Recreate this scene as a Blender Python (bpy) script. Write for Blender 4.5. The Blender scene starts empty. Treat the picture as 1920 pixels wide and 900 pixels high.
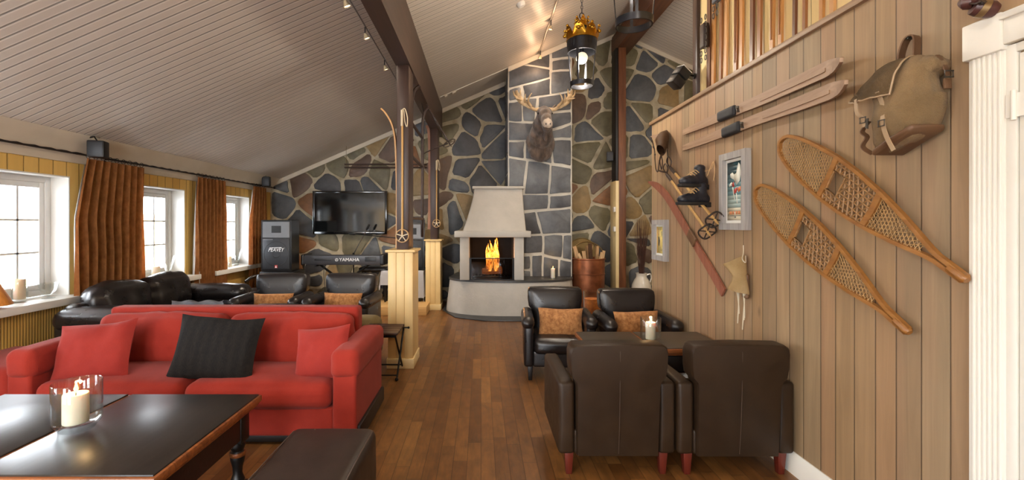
import bpy, bmesh, math, random
from mathutils import Vector as V, Matrix, Quaternion, noise
PI = math.pi
SC = bpy.context.scene
COL = SC.collection
rnd = random.Random(7)
# ---- measured camera: eye height, focal length in pixels, vanishing point (1920 x 900 frame)
H, F, CX, CY = 1.45, 850.0, 902.0, 420.0
WX = 1.82                                   # room face of the plank wall on the right

def P(x, y, d): return V(((x - CX) * d / F, d, H - (y - CY) * d / F))
def PX(x, y, X=WX):
    d = X * F / (x - CX); return V((X, d, H - (y - CY) * d / F))
def PZ(x, y, z):
    d = F * (H - z) / (y - CY); return V(((x - CX) * d / F, d, z))
def zc(x): return 2.21 + .433 * (x + 3.95) if x < 2.58 else 2.21 + .433 * 6.53 - .458 * (x - 2.58)

def lin(c):
    c /= 255.0
    return c / 12.92 if c <= .04045 else ((c + .055) / 1.055) ** 2.4
def S(r, g, b): return (lin(r), lin(g), lin(b), 1.0)

# ------------------------------------------------------------------ materials
MATS = {}
def newmat(name):
    m = bpy.data.materials.new(name); m.use_nodes = True
    nt = m.node_tree; nt.nodes.clear()
    o = nt.nodes.new('ShaderNodeOutputMaterial'); b = nt.nodes.new('ShaderNodeBsdfPrincipled')
    nt.links.new(b.outputs[0], o.inputs[0]); MATS[name] = m
    return m, nt, b
def N(nt, t, **kw):
    n = nt.nodes.new(t)
    for k, v in kw.items(): setattr(n, k, v)
    return n
def setin(nt, sock, v):
    if hasattr(v, 'is_output'): nt.links.new(v, sock)
    else: sock.default_value = v
def math_(nt, op, a, b=0.0, c=0.0):
    n = N(nt, 'ShaderNodeMath', operation=op)
    for i, v in enumerate((a, b, c)): setin(nt, n.inputs[i], v)
    return n.outputs[0]
def mixc(nt, f, a, b, mode='MIX'):
    n = N(nt, 'ShaderNodeMix', data_type='RGBA', blend_type=mode)
    setin(nt, n.inputs[0], f); setin(nt, n.inputs[6], a); setin(nt, n.inputs[7], b)
    return n.outputs[2]
def ramp(nt, f, stops, interp='LINEAR'):
    n = N(nt, 'ShaderNodeValToRGB'); n.color_ramp.interpolation = interp
    e = n.color_ramp.elements
    while len(e) < len(stops): e.new(0.5)
    for i, (p, c) in enumerate(stops): e[i].position = p; e[i].color = c
    setin(nt, n.inputs[0], f); return n.outputs[0]
def objco(nt): return N(nt, 'ShaderNodeTexCoord').outputs['Object']
def posco(nt): return N(nt, 'ShaderNodeNewGeometry').outputs['Position']
def mapping(nt, v, scale=(1, 1, 1), rot=(0, 0, 0)):
    n = N(nt, 'ShaderNodeMapping'); nt.links.new(v, n.inputs[0])
    n.inputs['Scale'].default_value = scale; n.inputs['Rotation'].default_value = rot
    return n.outputs[0]
def noise_(nt, v, scale, detail=3, rough=.55, dist=0):
    n = N(nt, 'ShaderNodeTexNoise'); setin(nt, n.inputs['Vector'], v)
    n.inputs['Scale'].default_value = scale; n.inputs['Detail'].default_value = detail
    n.inputs['Roughness'].default_value = rough; n.inputs['Distortion'].default_value = dist
    return n.outputs['Fac']
def bump(nt, bsdf, h, strength=.3, dist=.01):
    n = N(nt, 'ShaderNodeBump'); n.inputs['Strength'].default_value = strength
    n.inputs['Distance'].default_value = dist; setin(nt, n.inputs['Height'], h)
    nt.links.new(n.outputs[0], bsdf.inputs['Normal'])
def mat(name, col, rough=.5, metal=0., var=.12, vscale=6., bmp=0., bscale=60., spec=.5, coat=0., emit=None, estr=0., stretch=(1, 1, 1), col2=None, sheen=0.):
    if name in MATS: return MATS[name]
    m, nt, b = newmat(name)
    b.inputs['Roughness'].default_value = rough; b.inputs['Metallic'].default_value = metal
    b.inputs['Specular IOR Level'].default_value = spec; b.inputs['Coat Weight'].default_value = coat
    b.inputs['Coat Roughness'].default_value = .15; b.inputs['Sheen Weight'].default_value = sheen
    co = mapping(nt, objco(nt), stretch)
    if var or col2:
        f = noise_(nt, co, vscale, 4)
        lo = tuple(c * (1 - var) for c in col[:3]) + (1,); hi = tuple(min(1, c * (1 + var)) for c in (col2 or col)[:3]) + (1,)
        nt.links.new(ramp(nt, f, [(.3, lo), (.7, hi)]), b.inputs['Base Color'])
    else: b.inputs['Base Color'].default_value = col
    if bmp: bump(nt, b, noise_(nt, co, bscale, 4), bmp)
    if emit: b.inputs['Emission Color'].default_value = emit; b.inputs['Emission Strength'].default_value = estr
    return m

def mat_boards(name, axis, width, cols, groove=.06, grain_axis='Z', rough=.5, gdark=.35, rand=0.0, bmp=.3, grain=.25, edge=None, gcol=None, streak=None):
    """painted or stained boards: tone changes from board to board, grain along the board, a dark joint"""
    m, nt, b = newmat(name); b.inputs['Roughness'].default_value = rough
    p = posco(nt); sep = N(nt, 'ShaderNodeSeparateXYZ'); nt.links.new(p, sep.inputs[0])
    u = math_(nt, 'DIVIDE', sep.outputs[axis], width)
    if rand:
        vo = N(nt, 'ShaderNodeTexVoronoi', voronoi_dimensions='1D', feature='F1'); nt.links.new(u, vo.inputs['W'])
        vo.inputs['Scale'].default_value = 1; vo.inputs['Randomness'].default_value = rand
        tone = N(nt, 'ShaderNodeSeparateColor'); nt.links.new(vo.outputs['Color'], tone.inputs[0]); tone = tone.outputs[0]
        ve = N(nt, 'ShaderNodeTexVoronoi', voronoi_dimensions='1D', feature='DISTANCE_TO_EDGE'); nt.links.new(u, ve.inputs['W'])
        ve.inputs['Scale'].default_value = 1; ve.inputs['Randomness'].default_value = rand
        dist = ve.outputs['Distance']
    else:
        fl = math_(nt, 'FLOOR', u); wn = N(nt, 'ShaderNodeTexWhiteNoise', noise_dimensions='1D'); nt.links.new(fl, wn.inputs['W'])
        tone = wn.outputs['Value']
        fr = math_(nt, 'FRACT', u); dist = math_(nt, 'MINIMUM', fr, math_(nt, 'SUBTRACT', 1.0, fr))
    sc = {'X': (1.2, 22, 22), 'Y': (22, 1.2, 22), 'Z': (22, 22, 1.2)}[grain_axis]
    off = N(nt, 'ShaderNodeVectorMath', operation='ADD'); nt.links.new(mapping(nt, p, sc), off.inputs[0])
    cmb = N(nt, 'ShaderNodeCombineXYZ')
    for i in range(3): nt.links.new(math_(nt, 'MULTIPLY', tone, 37.0), cmb.inputs[i])
    nt.links.new(cmb.outputs[0], off.inputs[1])
    g = noise_(nt, off.outputs[0], 1.0, 5, .6, .6)
    n = len(cols)
    c = ramp(nt, tone, [(i / max(1, n - 1), k) for i, k in enumerate(cols)])
    gk = math_(nt, 'MULTIPLY_ADD', g, 2 * grain, 1 - grain)
    gc = N(nt, 'ShaderNodeCombineColor')
    for i in range(3): nt.links.new(gk, gc.inputs[i])
    c = mixc(nt, 1.0, c, gc.outputs[0], 'MULTIPLY')
    if streak:
        st = noise_(nt, mapping(nt, off.outputs[0], (.22, .22, .22)), 1.0, 3, .5)
        c = mixc(nt, ramp(nt, st, [(.48, (0, 0, 0, 1)), (.75, (.45, .45, .45, 1))]), c, streak)
        kn = N(nt, 'ShaderNodeTexVoronoi'); nt.links.new(mapping(nt, p, tuple(2.6 if k > 2 else 1.1 for k in sc)), kn.inputs['Vector']); kn.inputs['Scale'].default_value = 1.6
        c = mixc(nt, ramp(nt, math_(nt, 'ADD', kn.outputs['Distance'], math_(nt, 'MULTIPLY', g, .06)), [(.055, (.8, .8, .8, 1)), (.12, (0, 0, 0, 1))]), c, tuple(k * .45 for k in cols[0][:3]) + (1,))
    mr = N(nt, 'ShaderNodeMapRange'); setin(nt, mr.inputs[0], dist); mr.inputs[1].default_value = groove * .4; mr.inputs[2].default_value = groove
    mask = mr.outputs[0]
    if edge:
        m2 = N(nt, 'ShaderNodeMapRange'); setin(nt, m2.inputs[0], dist); m2.inputs[1].default_value = groove * 1.6; m2.inputs[2].default_value = groove * 2.2
        c = mixc(nt, m2.outputs[0], edge, c)
    dk = gcol or tuple(k * gdark for k in cols[0][:3]) + (1,)
    c = mixc(nt, mask, dk, c)
    nt.links.new(c, b.inputs['Base Color'])
    bump(nt, b, math_(nt, 'ADD', mask, math_(nt, 'MULTIPLY', g, .15)), bmp, .004)
    return m

def mat_wood(name, c1, c2, axis='Z', rough=.45, scale=1., bmp=.15, coat=0.):
    if name in MATS: return MATS[name]
    m, nt, b = newmat(name); b.inputs['Roughness'].default_value = rough; b.inputs['Coat Weight'].default_value = coat
    s = {'X': (1, 14, 14), 'Y': (14, 1, 14), 'Z': (14, 14, 1)}[axis]
    co = mapping(nt, objco(nt), tuple(k * scale for k in s))
    f = noise_(nt, co, 2.2, 5, .6, 1.2)
    nt.links.new(ramp(nt, f, [(.3, c1), (.68, c2)]), b.inputs['Base Color'])
    if bmp: bump(nt, b, f, bmp, .004)
    return m

def mat_glass(name, tint=(1, 1, 1, 1)):
    m, nt, b = newmat(name); b.inputs['Base Color'].default_value = tint
    b.inputs['Transmission Weight'].default_value = 1; b.inputs['Roughness'].default_value = .01; b.inputs['IOR'].default_value = 1.45
    return m
def mat_pane(name, refl=.12, tint=(1, 1, 1, 1)):
    m = bpy.data.materials.new(name); m.use_nodes = True; nt = m.node_tree; nt.nodes.clear(); MATS[name] = m
    o = N(nt, 'ShaderNodeOutputMaterial'); t = N(nt, 'ShaderNodeBsdfTransparent'); g = N(nt, 'ShaderNodeBsdfGlossy')
    t.inputs[0].default_value = tint; g.inputs['Roughness'].default_value = .02
    lw = N(nt, 'ShaderNodeLayerWeight'); lw.inputs[0].default_value = .5
    mx = N(nt, 'ShaderNodeMixShader'); nt.links.new(math_(nt, 'MULTIPLY_ADD', math_(nt, 'POWER', lw.outputs['Facing'], 3.0), .75, refl * .4), mx.inputs[0])
    nt.links.new(t.outputs[0], mx.inputs[1]); nt.links.new(g.outputs[0], mx.inputs[2]); nt.links.new(mx.outputs[0], o.inputs[0])
    return m
def mat_emit(name, col, s):
    m = bpy.data.materials.new(name); m.use_nodes = True; nt = m.node_tree; nt.nodes.clear(); MATS[name] = m
    o = N(nt, 'ShaderNodeOutputMaterial'); e = N(nt, 'ShaderNodeEmission'); e.inputs[0].default_value = col; e.inputs[1].default_value = s
    nt.links.new(e.outputs[0], o.inputs[0]); return m

# ------------------------------------------------------------------ mesh builder
class M:
    def __init__(self): self.bm = bmesh.new()
    def _face(self, vs, mi=0):
        try: f = self.bm.faces.new(vs); f.material_index = mi; f.smooth = True; return f
        except ValueError: return None
    def box(self, x0, x1, y0, y1, z0, z1, bev=0., mi=0, T=None, seg=2, taper=None):
        bm = self.bm; vs = []
        for x in (x0, x1):
            for y in (y0, y1):
                for z in (z0, z1):
                    q = V((x, y, z))
                    if taper and z == z0: q.x = (x0 + x1) / 2 + (x - (x0 + x1) / 2) * taper; q.y = (y0 + y1) / 2 + (y - (y0 + y1) / 2) * taper
                    vs.append(bm.verts.new(T @ q if T else q))
        fs = [self._face([vs[i] for i in q], mi) for q in ((0, 1, 3, 2), (4, 6, 7, 5), (0, 4, 5, 1), (2, 3, 7, 6), (0, 2, 6, 4), (1, 5, 7, 3))]
        if bev:
            es = {e for f in fs for e in f.edges}
            r = bmesh.ops.bevel(bm, geom=list(es), offset=bev, segments=seg, affect='EDGES', profile=.5, clamp_overlap=True)
            for f in r['faces']: f.material_index = mi; f.smooth = True
        return self
    def prism(self, pts, ext, mi=0, bev=0., seg=2, bevel_front=True):
        """closed polygon of 3-D points, extruded along ext"""
        bm = self.bm; ext = V(ext); n = len(pts)
        a = [bm.verts.new(V(p)) for p in pts]; b = [bm.verts.new(V(p) + ext) for p in pts]
        fs = [self._face(a[::-1], mi), self._face(b, mi)]
        fs += [self._face([a[i], a[(i + 1) % n], b[(i + 1) % n], b[i]], mi) for i in range(n)]
        if bev:
            es = {e for f in fs[:2] if f for e in f.edges}
            r = bmesh.ops.bevel(bm, geom=list(es), offset=bev, segments=seg, affect='EDGES', profile=.5, clamp_overlap=True)
            for f in r['faces']: f.material_index = mi; f.smooth = True
        return self
    def grid(self, fn, nu, nv, cu=False, cv=False, mi=0, capu=False):
        bm = self.bm
        g = [[bm.verts.new(fn(i / (nu if cu else nu - 1), j / (nv if cv else nv - 1))) for j in range(nv)] for i in range(nu)]
        for i in range(nu if cu else nu - 1):
            for j in range(nv if cv else nv - 1):
                self._face([g[i][j], g[(i + 1) % nu][j], g[(i + 1) % nu][(j + 1) % nv], g[i][(j + 1) % nv]], mi)
        if capu: self._face(g[0][::-1], mi); self._face(g[-1], mi)
        return self
    def tube(self, pts, r, n=8, mi=0, closed=False, cap=True, flat=None, up=None):
        pts = [V(p) for p in pts]; k = len(pts)
        if k < 2: return self
        rs = r if isinstance(r, (list, tuple)) else [r] * k
        tan = []
        for i in range(k):
            a = pts[(i - 1) % k] if closed or i > 0 else pts[i]; b = pts[(i + 1) % k] if closed or i < k - 1 else pts[i]
            t = b - a; tan.append(t.normalized() if t.length > 1e-9 else V((0, 0, 1)))
        u = V(up) if up is not None else (V((0, 0, 1)) if abs(tan[0].z) < .9 else V((1, 0, 0)))
        nrm = (u - tan[0] * u.dot(tan[0])).normalized(); rings = []
        for i in range(k):
            if up is not None and abs(V(up).dot(tan[i])) < .98: nrm = (V(up) - tan[i] * V(up).dot(tan[i])).normalized()
            else: nrm = (nrm - tan[i] * nrm.dot(tan[i])).normalized()
            bi = tan[i].cross(nrm); fa, fb = flat if flat else (1, 1)
            rings.append([self.bm.verts.new(pts[i] + (nrm * math.cos(2 * PI * j / n) * fa + bi * math.sin(2 * PI * j / n) * fb) * rs[i]) for j in range(n)])
        for i in range(k if closed else k - 1):
            A, B = rings[i], rings[(i + 1) % k]
            for j in range(n): self._face([A[j], A[(j + 1) % n], B[(j + 1) % n], B[j]], mi)
        if cap and not closed: self._face(rings[0][::-1], mi); self._face(rings[-1], mi)
        return self
    def strip(self, pts, w, t, wdir, mi=0, closed=False):
        """rectangular bar swept along pts: w (number or list) across wdir, t (number or list) along the normal"""
        pts = [V(p) for p in pts]; k = len(pts); ws = w if isinstance(w, (list, tuple)) else [w] * k; ts = t if isinstance(t, (list, tuple)) else [t] * k
        rings = []
        for i in range(k):
            a = pts[(i - 1) % k] if closed or i > 0 else pts[i]; b = pts[(i + 1) % k] if closed or i < k - 1 else pts[i]
            tg = (b - a).normalized(); wd = V(wdir[i]) if isinstance(wdir, list) else V(wdir)
            wd = (wd - tg * wd.dot(tg)).normalized(); nn = tg.cross(wd)
            rings.append([self.bm.verts.new(pts[i] + wd * sx * ws[i] / 2 + nn * sy * ts[i] / 2) for sx, sy in ((-1, -1), (1, -1), (1, 1), (-1, 1))])
        for i in range(k if closed else k - 1):
            A, B = rings[i], rings[(i + 1) % k]
            for j in range(4): self._face([A[j], A[(j + 1) % 4], B[(j + 1) % 4], B[j]], mi)
        if not closed: self._face(rings[0][::-1], mi); self._face(rings[-1], mi)
        return self
    def lathe(self, prof, c=(0, 0, 0), n=24, mi=0, T=None, cap=True):
        c = V(c); rings = []
        for r, z in prof:
            ring = []
            for j in range(n):
                q = V((r * math.cos(2 * PI * j / n), r * math.sin(2 * PI * j / n), z)); q = T @ q if T else q
                ring.append(self.bm.verts.new(c + q))
            rings.append(ring)
        for A, B in zip(rings, rings[1:]):
            for j in range(n): self._face([A[j], A[(j + 1) % n], B[(j + 1) % n], B[j]], mi)
        if cap: self._face(rings[0][::-1], mi); self._face(rings[-1], mi)
        return self
    def ball(self, c, r, nu=16, nv=10, mi=0, T=None):
        c = V(c); r = V(r) if not isinstance(r, (int, float)) else V((r, r, r))
        bm = self.bm; top = None; rows = []
        def pt(q): q = V(q); return bm.verts.new(c + (T @ q if T else q))
        for i in range(1, nv):
            th = PI * i / nv
            rows.append([pt((r.x * math.sin(th) * math.cos(2 * PI * j / nu), r.y * math.sin(th) * math.sin(2 * PI * j / nu), r.z * math.cos(th))) for j in range(nu)])
        a, b = pt((0, 0, r.z)), pt((0, 0, -r.z))
        for j in range(nu):
            self._face([a, rows[0][j], rows[0][(j + 1) % nu]], mi); self._face([b, rows[-1][(j + 1) % nu], rows[-1][j]], mi)
        for A, B in zip(rows, rows[1:]):
            for j in range(nu): self._face([A[j], B[j], B[(j + 1) % nu], A[(j + 1) % nu]], mi)
        return self
    def rbox(self, c, s, r, n=6, puff=(0, 0, 0), T=None, wr=0., wscale=6., mi=0, seed=0., shape=None):
        """rounded, puffed upholstery block; wr = wrinkle height; shape(q) moves points"""
        h = V(s) / 2; c = V(c); r = min(r, h.x, h.y, h.z)
        def axis(hk):
            inn = hk - r
            lst = [-hk, -hk + r * .3, -hk + r * .65] + [-inn + 2 * inn * i / n for i in range(n + 1)] + [hk - r * .65, hk - r * .3, hk]
            return lst
        ax = [axis(h.x), axis(h.y), axis(h.z)]; cache = {}; bm = self.bm
        def vert(p):
            key = tuple(round(k, 5) for k in p)
            if key in cache: return cache[key]
            q = V([max(-(h[k] - r), min(h[k] - r, p[k])) for k in range(3)]); d = V(p) - q
            res = q + (d.normalized() * r if d.length > 1e-9 else d)
            t = [p[k] / h[k] for k in range(3)]
            for k in range(3):
                a, b = [j for j in range(3) if j != k]
                res[k] += puff[k] * (1 - t[a] ** 2) * (1 - t[b] ** 2) * t[k]
            if wr:
                nz = noise.noise(V((res.x + seed, res.y, res.z)) * wscale) + .5 * noise.noise(V((res.x, res.y + seed, res.z)) * wscale * 2.3)
                res += (res.normalized() if res.length else res) * nz * wr
            if shape: res = shape(res)
            v = bm.verts.new(c + (T @ res if T else res)); cache[key] = v; return v
        for k in range(3):
            a, b = [j for j in range(3) if j != k]
            for sg in (-1, 1):
                for i in range(len(ax[a]) - 1):
                    for j in range(len(ax[b]) - 1):
                        q = []
                        for (ii, jj) in ((i, j), (i + 1, j), (i + 1, j + 1), (i, j + 1)):
                            p = [0, 0, 0]; p[k] = sg * h[k]; p[a] = ax[a][ii]; p[b] = ax[b][jj]; q.append(vert(p))
                        if (sg > 0) == (k != 1): pass
                        else: q = q[::-1]
                        self._face(q, mi)
        return self
    def pillow(self, w, hh, t, T, n=16, pinch=.08, wr=.01, seed=0., mi=0):
        """throw cushion in the local XZ plane, thickness along local Y"""
        bm = self.bm; cache = {}
        def pt(i, j, sd):
            u, v = -1 + 2 * i / n, -1 + 2 * j / n; edge = i in (0, n) or j in (0, n)
            key = (i, j, 0 if edge else sd)
            if key in cache: return cache[key]
            prof = ((1 - u * u) * (1 - v * v)) ** .42
            x = u * w / 2 * (1 - pinch * (1 - v * v) * u * u); z = v * hh / 2 * (1 - pinch * (1 - u * u) * v * v)
            y = sd * prof * t / 2
            nz = noise.noise(V((x * 7 + seed, z * 7, sd))) + .6 * noise.noise(V((x * 16, z * 16 + seed, sd)))
            y += nz * wr * (prof ** .5) ; z += (noise.noise(V((x * 5 + seed, z * 5, 3.3)))) * wr * .8
            cache[key] = bm.verts.new(T @ V((x, y, z))); return cache[key]
        for sd in (-1, 1):
            for i in range(n):
                for j in range(n):
                    q = [pt(i, j, sd), pt(i + 1, j, sd), pt(i + 1, j + 1, sd), pt(i, j + 1, sd)]
                    self._face(q if sd < 0 else q[::-1], mi)
        return self

def as_mesh(mb, name, mats, angle=40):
    bm = mb.bm if isinstance(mb, M) else mb
    bmesh.ops.recalc_face_normals(bm, faces=bm.faces)
    me = bpy.data.meshes.new(name); bm.to_mesh(me); bm.free()
    for m in (mats if isinstance(mats, (list, tuple)) else [mats]): me.materials.append(m)
    if angle is not None: me.set_sharp_from_angle(angle=math.radians(angle))
    return me
def wloc(o):
    v = V(o.location)
    while o.parent: o = o.parent; v += V(o.location)
    return v
def put(name, me, parent=None, base=True):
    """link a mesh given in world coordinates; its origin moves to the middle of its foot"""
    xs = [v.co for v in me.vertices]
    if xs and base:
        lo = V([min(c[k] for c in xs) for k in range(3)]); hi = V([max(c[k] for c in xs) for k in range(3)])
        c = V(((lo.x + hi.x) / 2, (lo.y + hi.y) / 2, lo.z)); me.transform(Matrix.Translation(-c))
    else: c = V((0, 0, 0))
    o = bpy.data.objects.new(name, me); COL.objects.link(o)
    if parent: o.parent = parent; o.location = c - wloc(parent)
    else: o.location = c
    return o
def build(name, mb, mats, parent=None, label=None, angle=40):
    o = put(name, as_mesh(mb, name, mats, angle), parent)
    if label: o['label'] = label
    return o
def tag(o, label, cat, group=None, kind=None):
    o['label'] = label; o['category'] = cat
    if group: o['group'] = group
    if kind: o['kind'] = kind
    return o
def thing(name, label, cat, loc=(0, 0, 0), group=None):
    o = bpy.data.objects.new(name, None); COL.objects.link(o); o.location = loc; o.empty_display_size = .1
    return tag(o, label, cat, group)
def struct(name, mb, mats, parent=None, label=None, cat=None, angle=40):
    o = build(name, mb, mats, parent, None, angle)
    if not parent:
        o['kind'] = 'structure'
        o['label'] = label or name.replace('_', ' ')
        o['category'] = cat or name.split('_')[0]
    return o
def sempty(name, label, cat, loc=(0, 0, 0)):
    o = thing(name, label, cat, loc); o['kind'] = 'structure'; return o
def dup(root, loc, rotz=None, label=None, group=None, scale=None):
    kids = list(root.children)
    r = root.copy(); COL.objects.link(r); r.location = loc
    if rotz is not None: r.rotation_euler = (0, 0, rotz)
    if scale: r.scale = (scale,) * 3
    if label: r['label'] = label
    if group: r['group'] = group
    for ch in kids:
        c = ch.copy(); COL.objects.link(c); c.parent = r
        for g in ch.children:
            d = g.copy(); COL.objects.link(d); d.parent = c
    return r
def remesh(balls, voxel=.012, smooth=6, extra=None):
    """one continuous body out of overlapping ellipsoids [(centre, radii, Matrix or None)]"""
    mb = M()
    for b in balls: mb.ball(b[0], b[1], 20, 14, T=b[2] if len(b) > 2 else None)
    if extra: extra(mb)
    bmesh.ops.recalc_face_normals(mb.bm, faces=mb.bm.faces)
    me = bpy.data.meshes.new('tmp'); mb.bm.to_mesh(me); mb.bm.free()
    o = bpy.data.objects.new('tmp', me); COL.objects.link(o)
    r = o.modifiers.new('r', 'REMESH'); r.mode = 'VOXEL'; r.voxel_size = voxel; r.use_smooth_shade = True
    s = o.modifiers.new('s', 'SMOOTH'); s.factor = .5; s.iterations = smooth
    dg = bpy.context.evaluated_depsgraph_get(); dg.update()
    out = bpy.data.meshes.new_from_object(o.evaluated_get(dg))
    bpy.data.objects.remove(o); bpy.data.meshes.remove(me)
    for p in out.polygons: p.use_smooth = True
    return out
def text_mesh(s, size, T, ext=.002, shear=0., sx=1.):
    cu = bpy.data.curves.new('t', 'FONT'); cu.body = s; cu.size = size; cu.extrude = ext; cu.shear = shear
    cu.align_x = 'CENTER'; cu.align_y = 'CENTER'
    o = bpy.data.objects.new('t', cu); COL.objects.link(o)
    dg = bpy.context.evaluated_depsgraph_get(); dg.update()
    me = bpy.data.meshes.new_from_object(o.evaluated_get(dg))
    bpy.data.objects.remove(o); bpy.data.curves.remove(cu)
    me.transform(Matrix.Diagonal((sx, 1, 1, 1))); me.transform(T); return me
def smoothpath(pts, k=6):
    """Catmull-Rom through the points"""
    pts = [V(p) for p in pts]; out = []
    for i in range(len(pts) - 1):
        p0 = pts[max(0, i - 1)]; p1 = pts[i]; p2 = pts[i + 1]; p3 = pts[min(len(pts) - 1, i + 2)]
        for j in range(k):
            t = j / k
            out.append(.5 * ((2 * p1) + (p2 - p0) * t + (2 * p0 - 5 * p1 + 4 * p2 - p3) * t * t + (3 * p1 - p0 - 3 * p2 + p3) * t ** 3))
    out.append(pts[-1]); return out
def frame_from(origin, xdir, zdir):
    """matrix whose X is xdir and Z is near zdir, Y completes"""
    x = V(xdir).normalized(); z = V(zdir); z = (z - x * z.dot(x)).normalized(); y = z.cross(x)
    m = Matrix((x, y, z)).transposed().to_4x4(); m.translation = V(origin); return m
def light(name, kind, loc, energy, col, size=.05, rot=None, **kw):
    l = bpy.data.lights.new(name, kind); l.energy = energy; l.color = col
    if kind in ('POINT', 'SPOT'): l.shadow_soft_size = size
    for k, v in kw.items(): setattr(l, k, v)
    o = bpy.data.objects.new(name, l); COL.objects.link(o); o.location = loc
    if rot: o.rotation_euler = rot
    return o
# ------------------------------------------------------------------ materials of the room
def mat_floor():
    m, nt, b = newmat('floor_planks'); p = posco(nt); sep = N(nt, 'ShaderNodeSeparateXYZ'); nt.links.new(p, sep.inputs[0])
    u = math_(nt, 'DIVIDE', sep.outputs['X'], .085); cu = math_(nt, 'FLOOR', u); fu = math_(nt, 'FRACT', u)
    wn = N(nt, 'ShaderNodeTexWhiteNoise', noise_dimensions='1D'); nt.links.new(cu, wn.inputs['W'])
    v = math_(nt, 'ADD', math_(nt, 'DIVIDE', sep.outputs['Y'], .62), math_(nt, 'MULTIPLY', wn.outputs['Value'], 7.0))
    cv = math_(nt, 'FLOOR', v); fv = math_(nt, 'FRACT', v)
    cb = N(nt, 'ShaderNodeCombineXYZ'); nt.links.new(cu, cb.inputs[0]); nt.links.new(cv, cb.inputs[1])
    w2 = N(nt, 'ShaderNodeTexWhiteNoise', noise_dimensions='2D'); nt.links.new(cb.outputs[0], w2.inputs['Vector'])
    c = ramp(nt, w2.outputs['Value'], [(0, S(92, 58, 27)), (.3, S(106, 69, 34)), (.55, S(118, 79, 40)), (.8, S(98, 62, 30)), (1, S(130, 90, 47))])
    off = N(nt, 'ShaderNodeVectorMath', operation='ADD'); nt.links.new(mapping(nt, p, (30, 3.5, 1)), off.inputs[0])
    sc = N(nt, 'ShaderNodeVectorMath', operation='SCALE'); nt.links.new(cb.outputs[0], sc.inputs[0]); sc.inputs['Scale'].default_value = 3.7
    nt.links.new(sc.outputs[0], off.inputs[1])
    g = noise_(nt, off.outputs[0], 1.0, 6, .62, 1.6); g2 = noise_(nt, mapping(nt, p, (9, 5, 1)), 1.3, 3, .6, .5)
    k = math_(nt, 'MULTIPLY', math_(nt, 'MULTIPLY_ADD', g, 1.3, .38), math_(nt, 'MULTIPLY_ADD', g2, 1.1, .45))
    gc = N(nt, 'ShaderNodeCombineColor'); [nt.links.new(k, gc.inputs[i]) for i in range(3)]
    c = mixc(nt, 1.0, c, gc.outputs[0], 'MULTIPLY')
    du = math_(nt, 'MINIMUM', fu, math_(nt, 'SUBTRACT', 1.0, fu)); dv = math_(nt, 'MULTIPLY', math_(nt, 'MINIMUM', fv, math_(nt, 'SUBTRACT', 1.0, fv)), 7.)
    dm = math_(nt, 'MINIMUM', du, dv); mr = N(nt, 'ShaderNodeMapRange'); nt.links.new(dm, mr.inputs[0]); mr.inputs[1].default_value = .0; mr.inputs[2].default_value = .03
    c = mixc(nt, mr.outputs[0], S(46, 28, 16), c)
    nt.links.new(c, b.inputs['Base Color'])
    nt.links.new(math_(nt, 'MULTIPLY_ADD', g, .25, .28), b.inputs['Roughness'])
    bump(nt, b, math_(nt, 'ADD', mr.outputs[0], math_(nt, 'MULTIPLY', g, .3)), .15, .003)
    return m
FLOOR = mat_floor()
CEIL = mat_boards('ceiling_boards', 'Y', .084, [S(194, 184, 172), S(202, 192, 180)], groove=.10, grain_axis='X', rough=.42, gdark=.42, bmp=.5, grain=.05, edge=S(216, 208, 197))
PLANK = mat_boards('weathered_planks', 'Y', .118, [S(144, 116, 84), S(154, 129, 97), S(134, 113, 86), S(158, 124, 93), S(146, 117, 83), S(142, 123, 97)], groove=.035, rough=.62, gdark=.35, rand=.55, bmp=.5, grain=.42, streak=S(158, 116, 90))
YELLOW = mat_boards('yellow_boards', 'Y', .135, [S(218, 178, 96), S(226, 188, 108), S(208, 166, 86)], groove=.05, rough=.5, gdark=.45, bmp=.5, grain=.12)
YBEAD = mat_boards('yellow_beadboard', 'Y', .026, [S(206, 164, 84), S(212, 170, 92)], groove=.22, rough=.5, gdark=.35, bmp=.6, grain=.06)
YUP = mat_boards('pale_yellow_boards', 'Y', .145, [S(222, 196, 138), S(228, 204, 148), S(216, 188, 130)], groove=.04, rough=.5, gdark=.5, bmp=.4, grain=.08)
YPLINTH = mat('yellow_paint', S(222, 192, 134), .42, var=.05)
YPLINTH2 = mat('pale_yellow_paint', S(228, 206, 154), .42, var=.05)
WHITE = mat('white_paint', S(224, 222, 216), .4, var=.03)
TRIMW = mat('trim_white', S(206, 196, 178), .45, var=.04)
DOORW = mat('door_white', S(232, 231, 224), .38, var=.02)
BEAM = mat_wood('dark_stained_beam', S(44, 28, 22), S(66, 43, 33), 'Y', .42, .6)
POST = mat_wood('dark_stained_post', S(44, 29, 23), S(64, 42, 33), 'Z', .42, .6)
RPOST = mat_wood('ridge_wood', S(84, 48, 28), S(122, 76, 46), 'Z', .5, .6)
SLATE = mat('slate_floor', S(58, 60, 62), .35, var=.2, vscale=4, bmp=.1, bscale=20)
MORTAR = mat('mortar', S(160, 146, 118), .85, var=.16, vscale=5, bmp=.5, bscale=40, col2=S(182, 172, 150))
MORTARW = mat('pale_mortar', S(192, 188, 178), .8, var=.12, vscale=6, bmp=.4, bscale=40)
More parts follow.
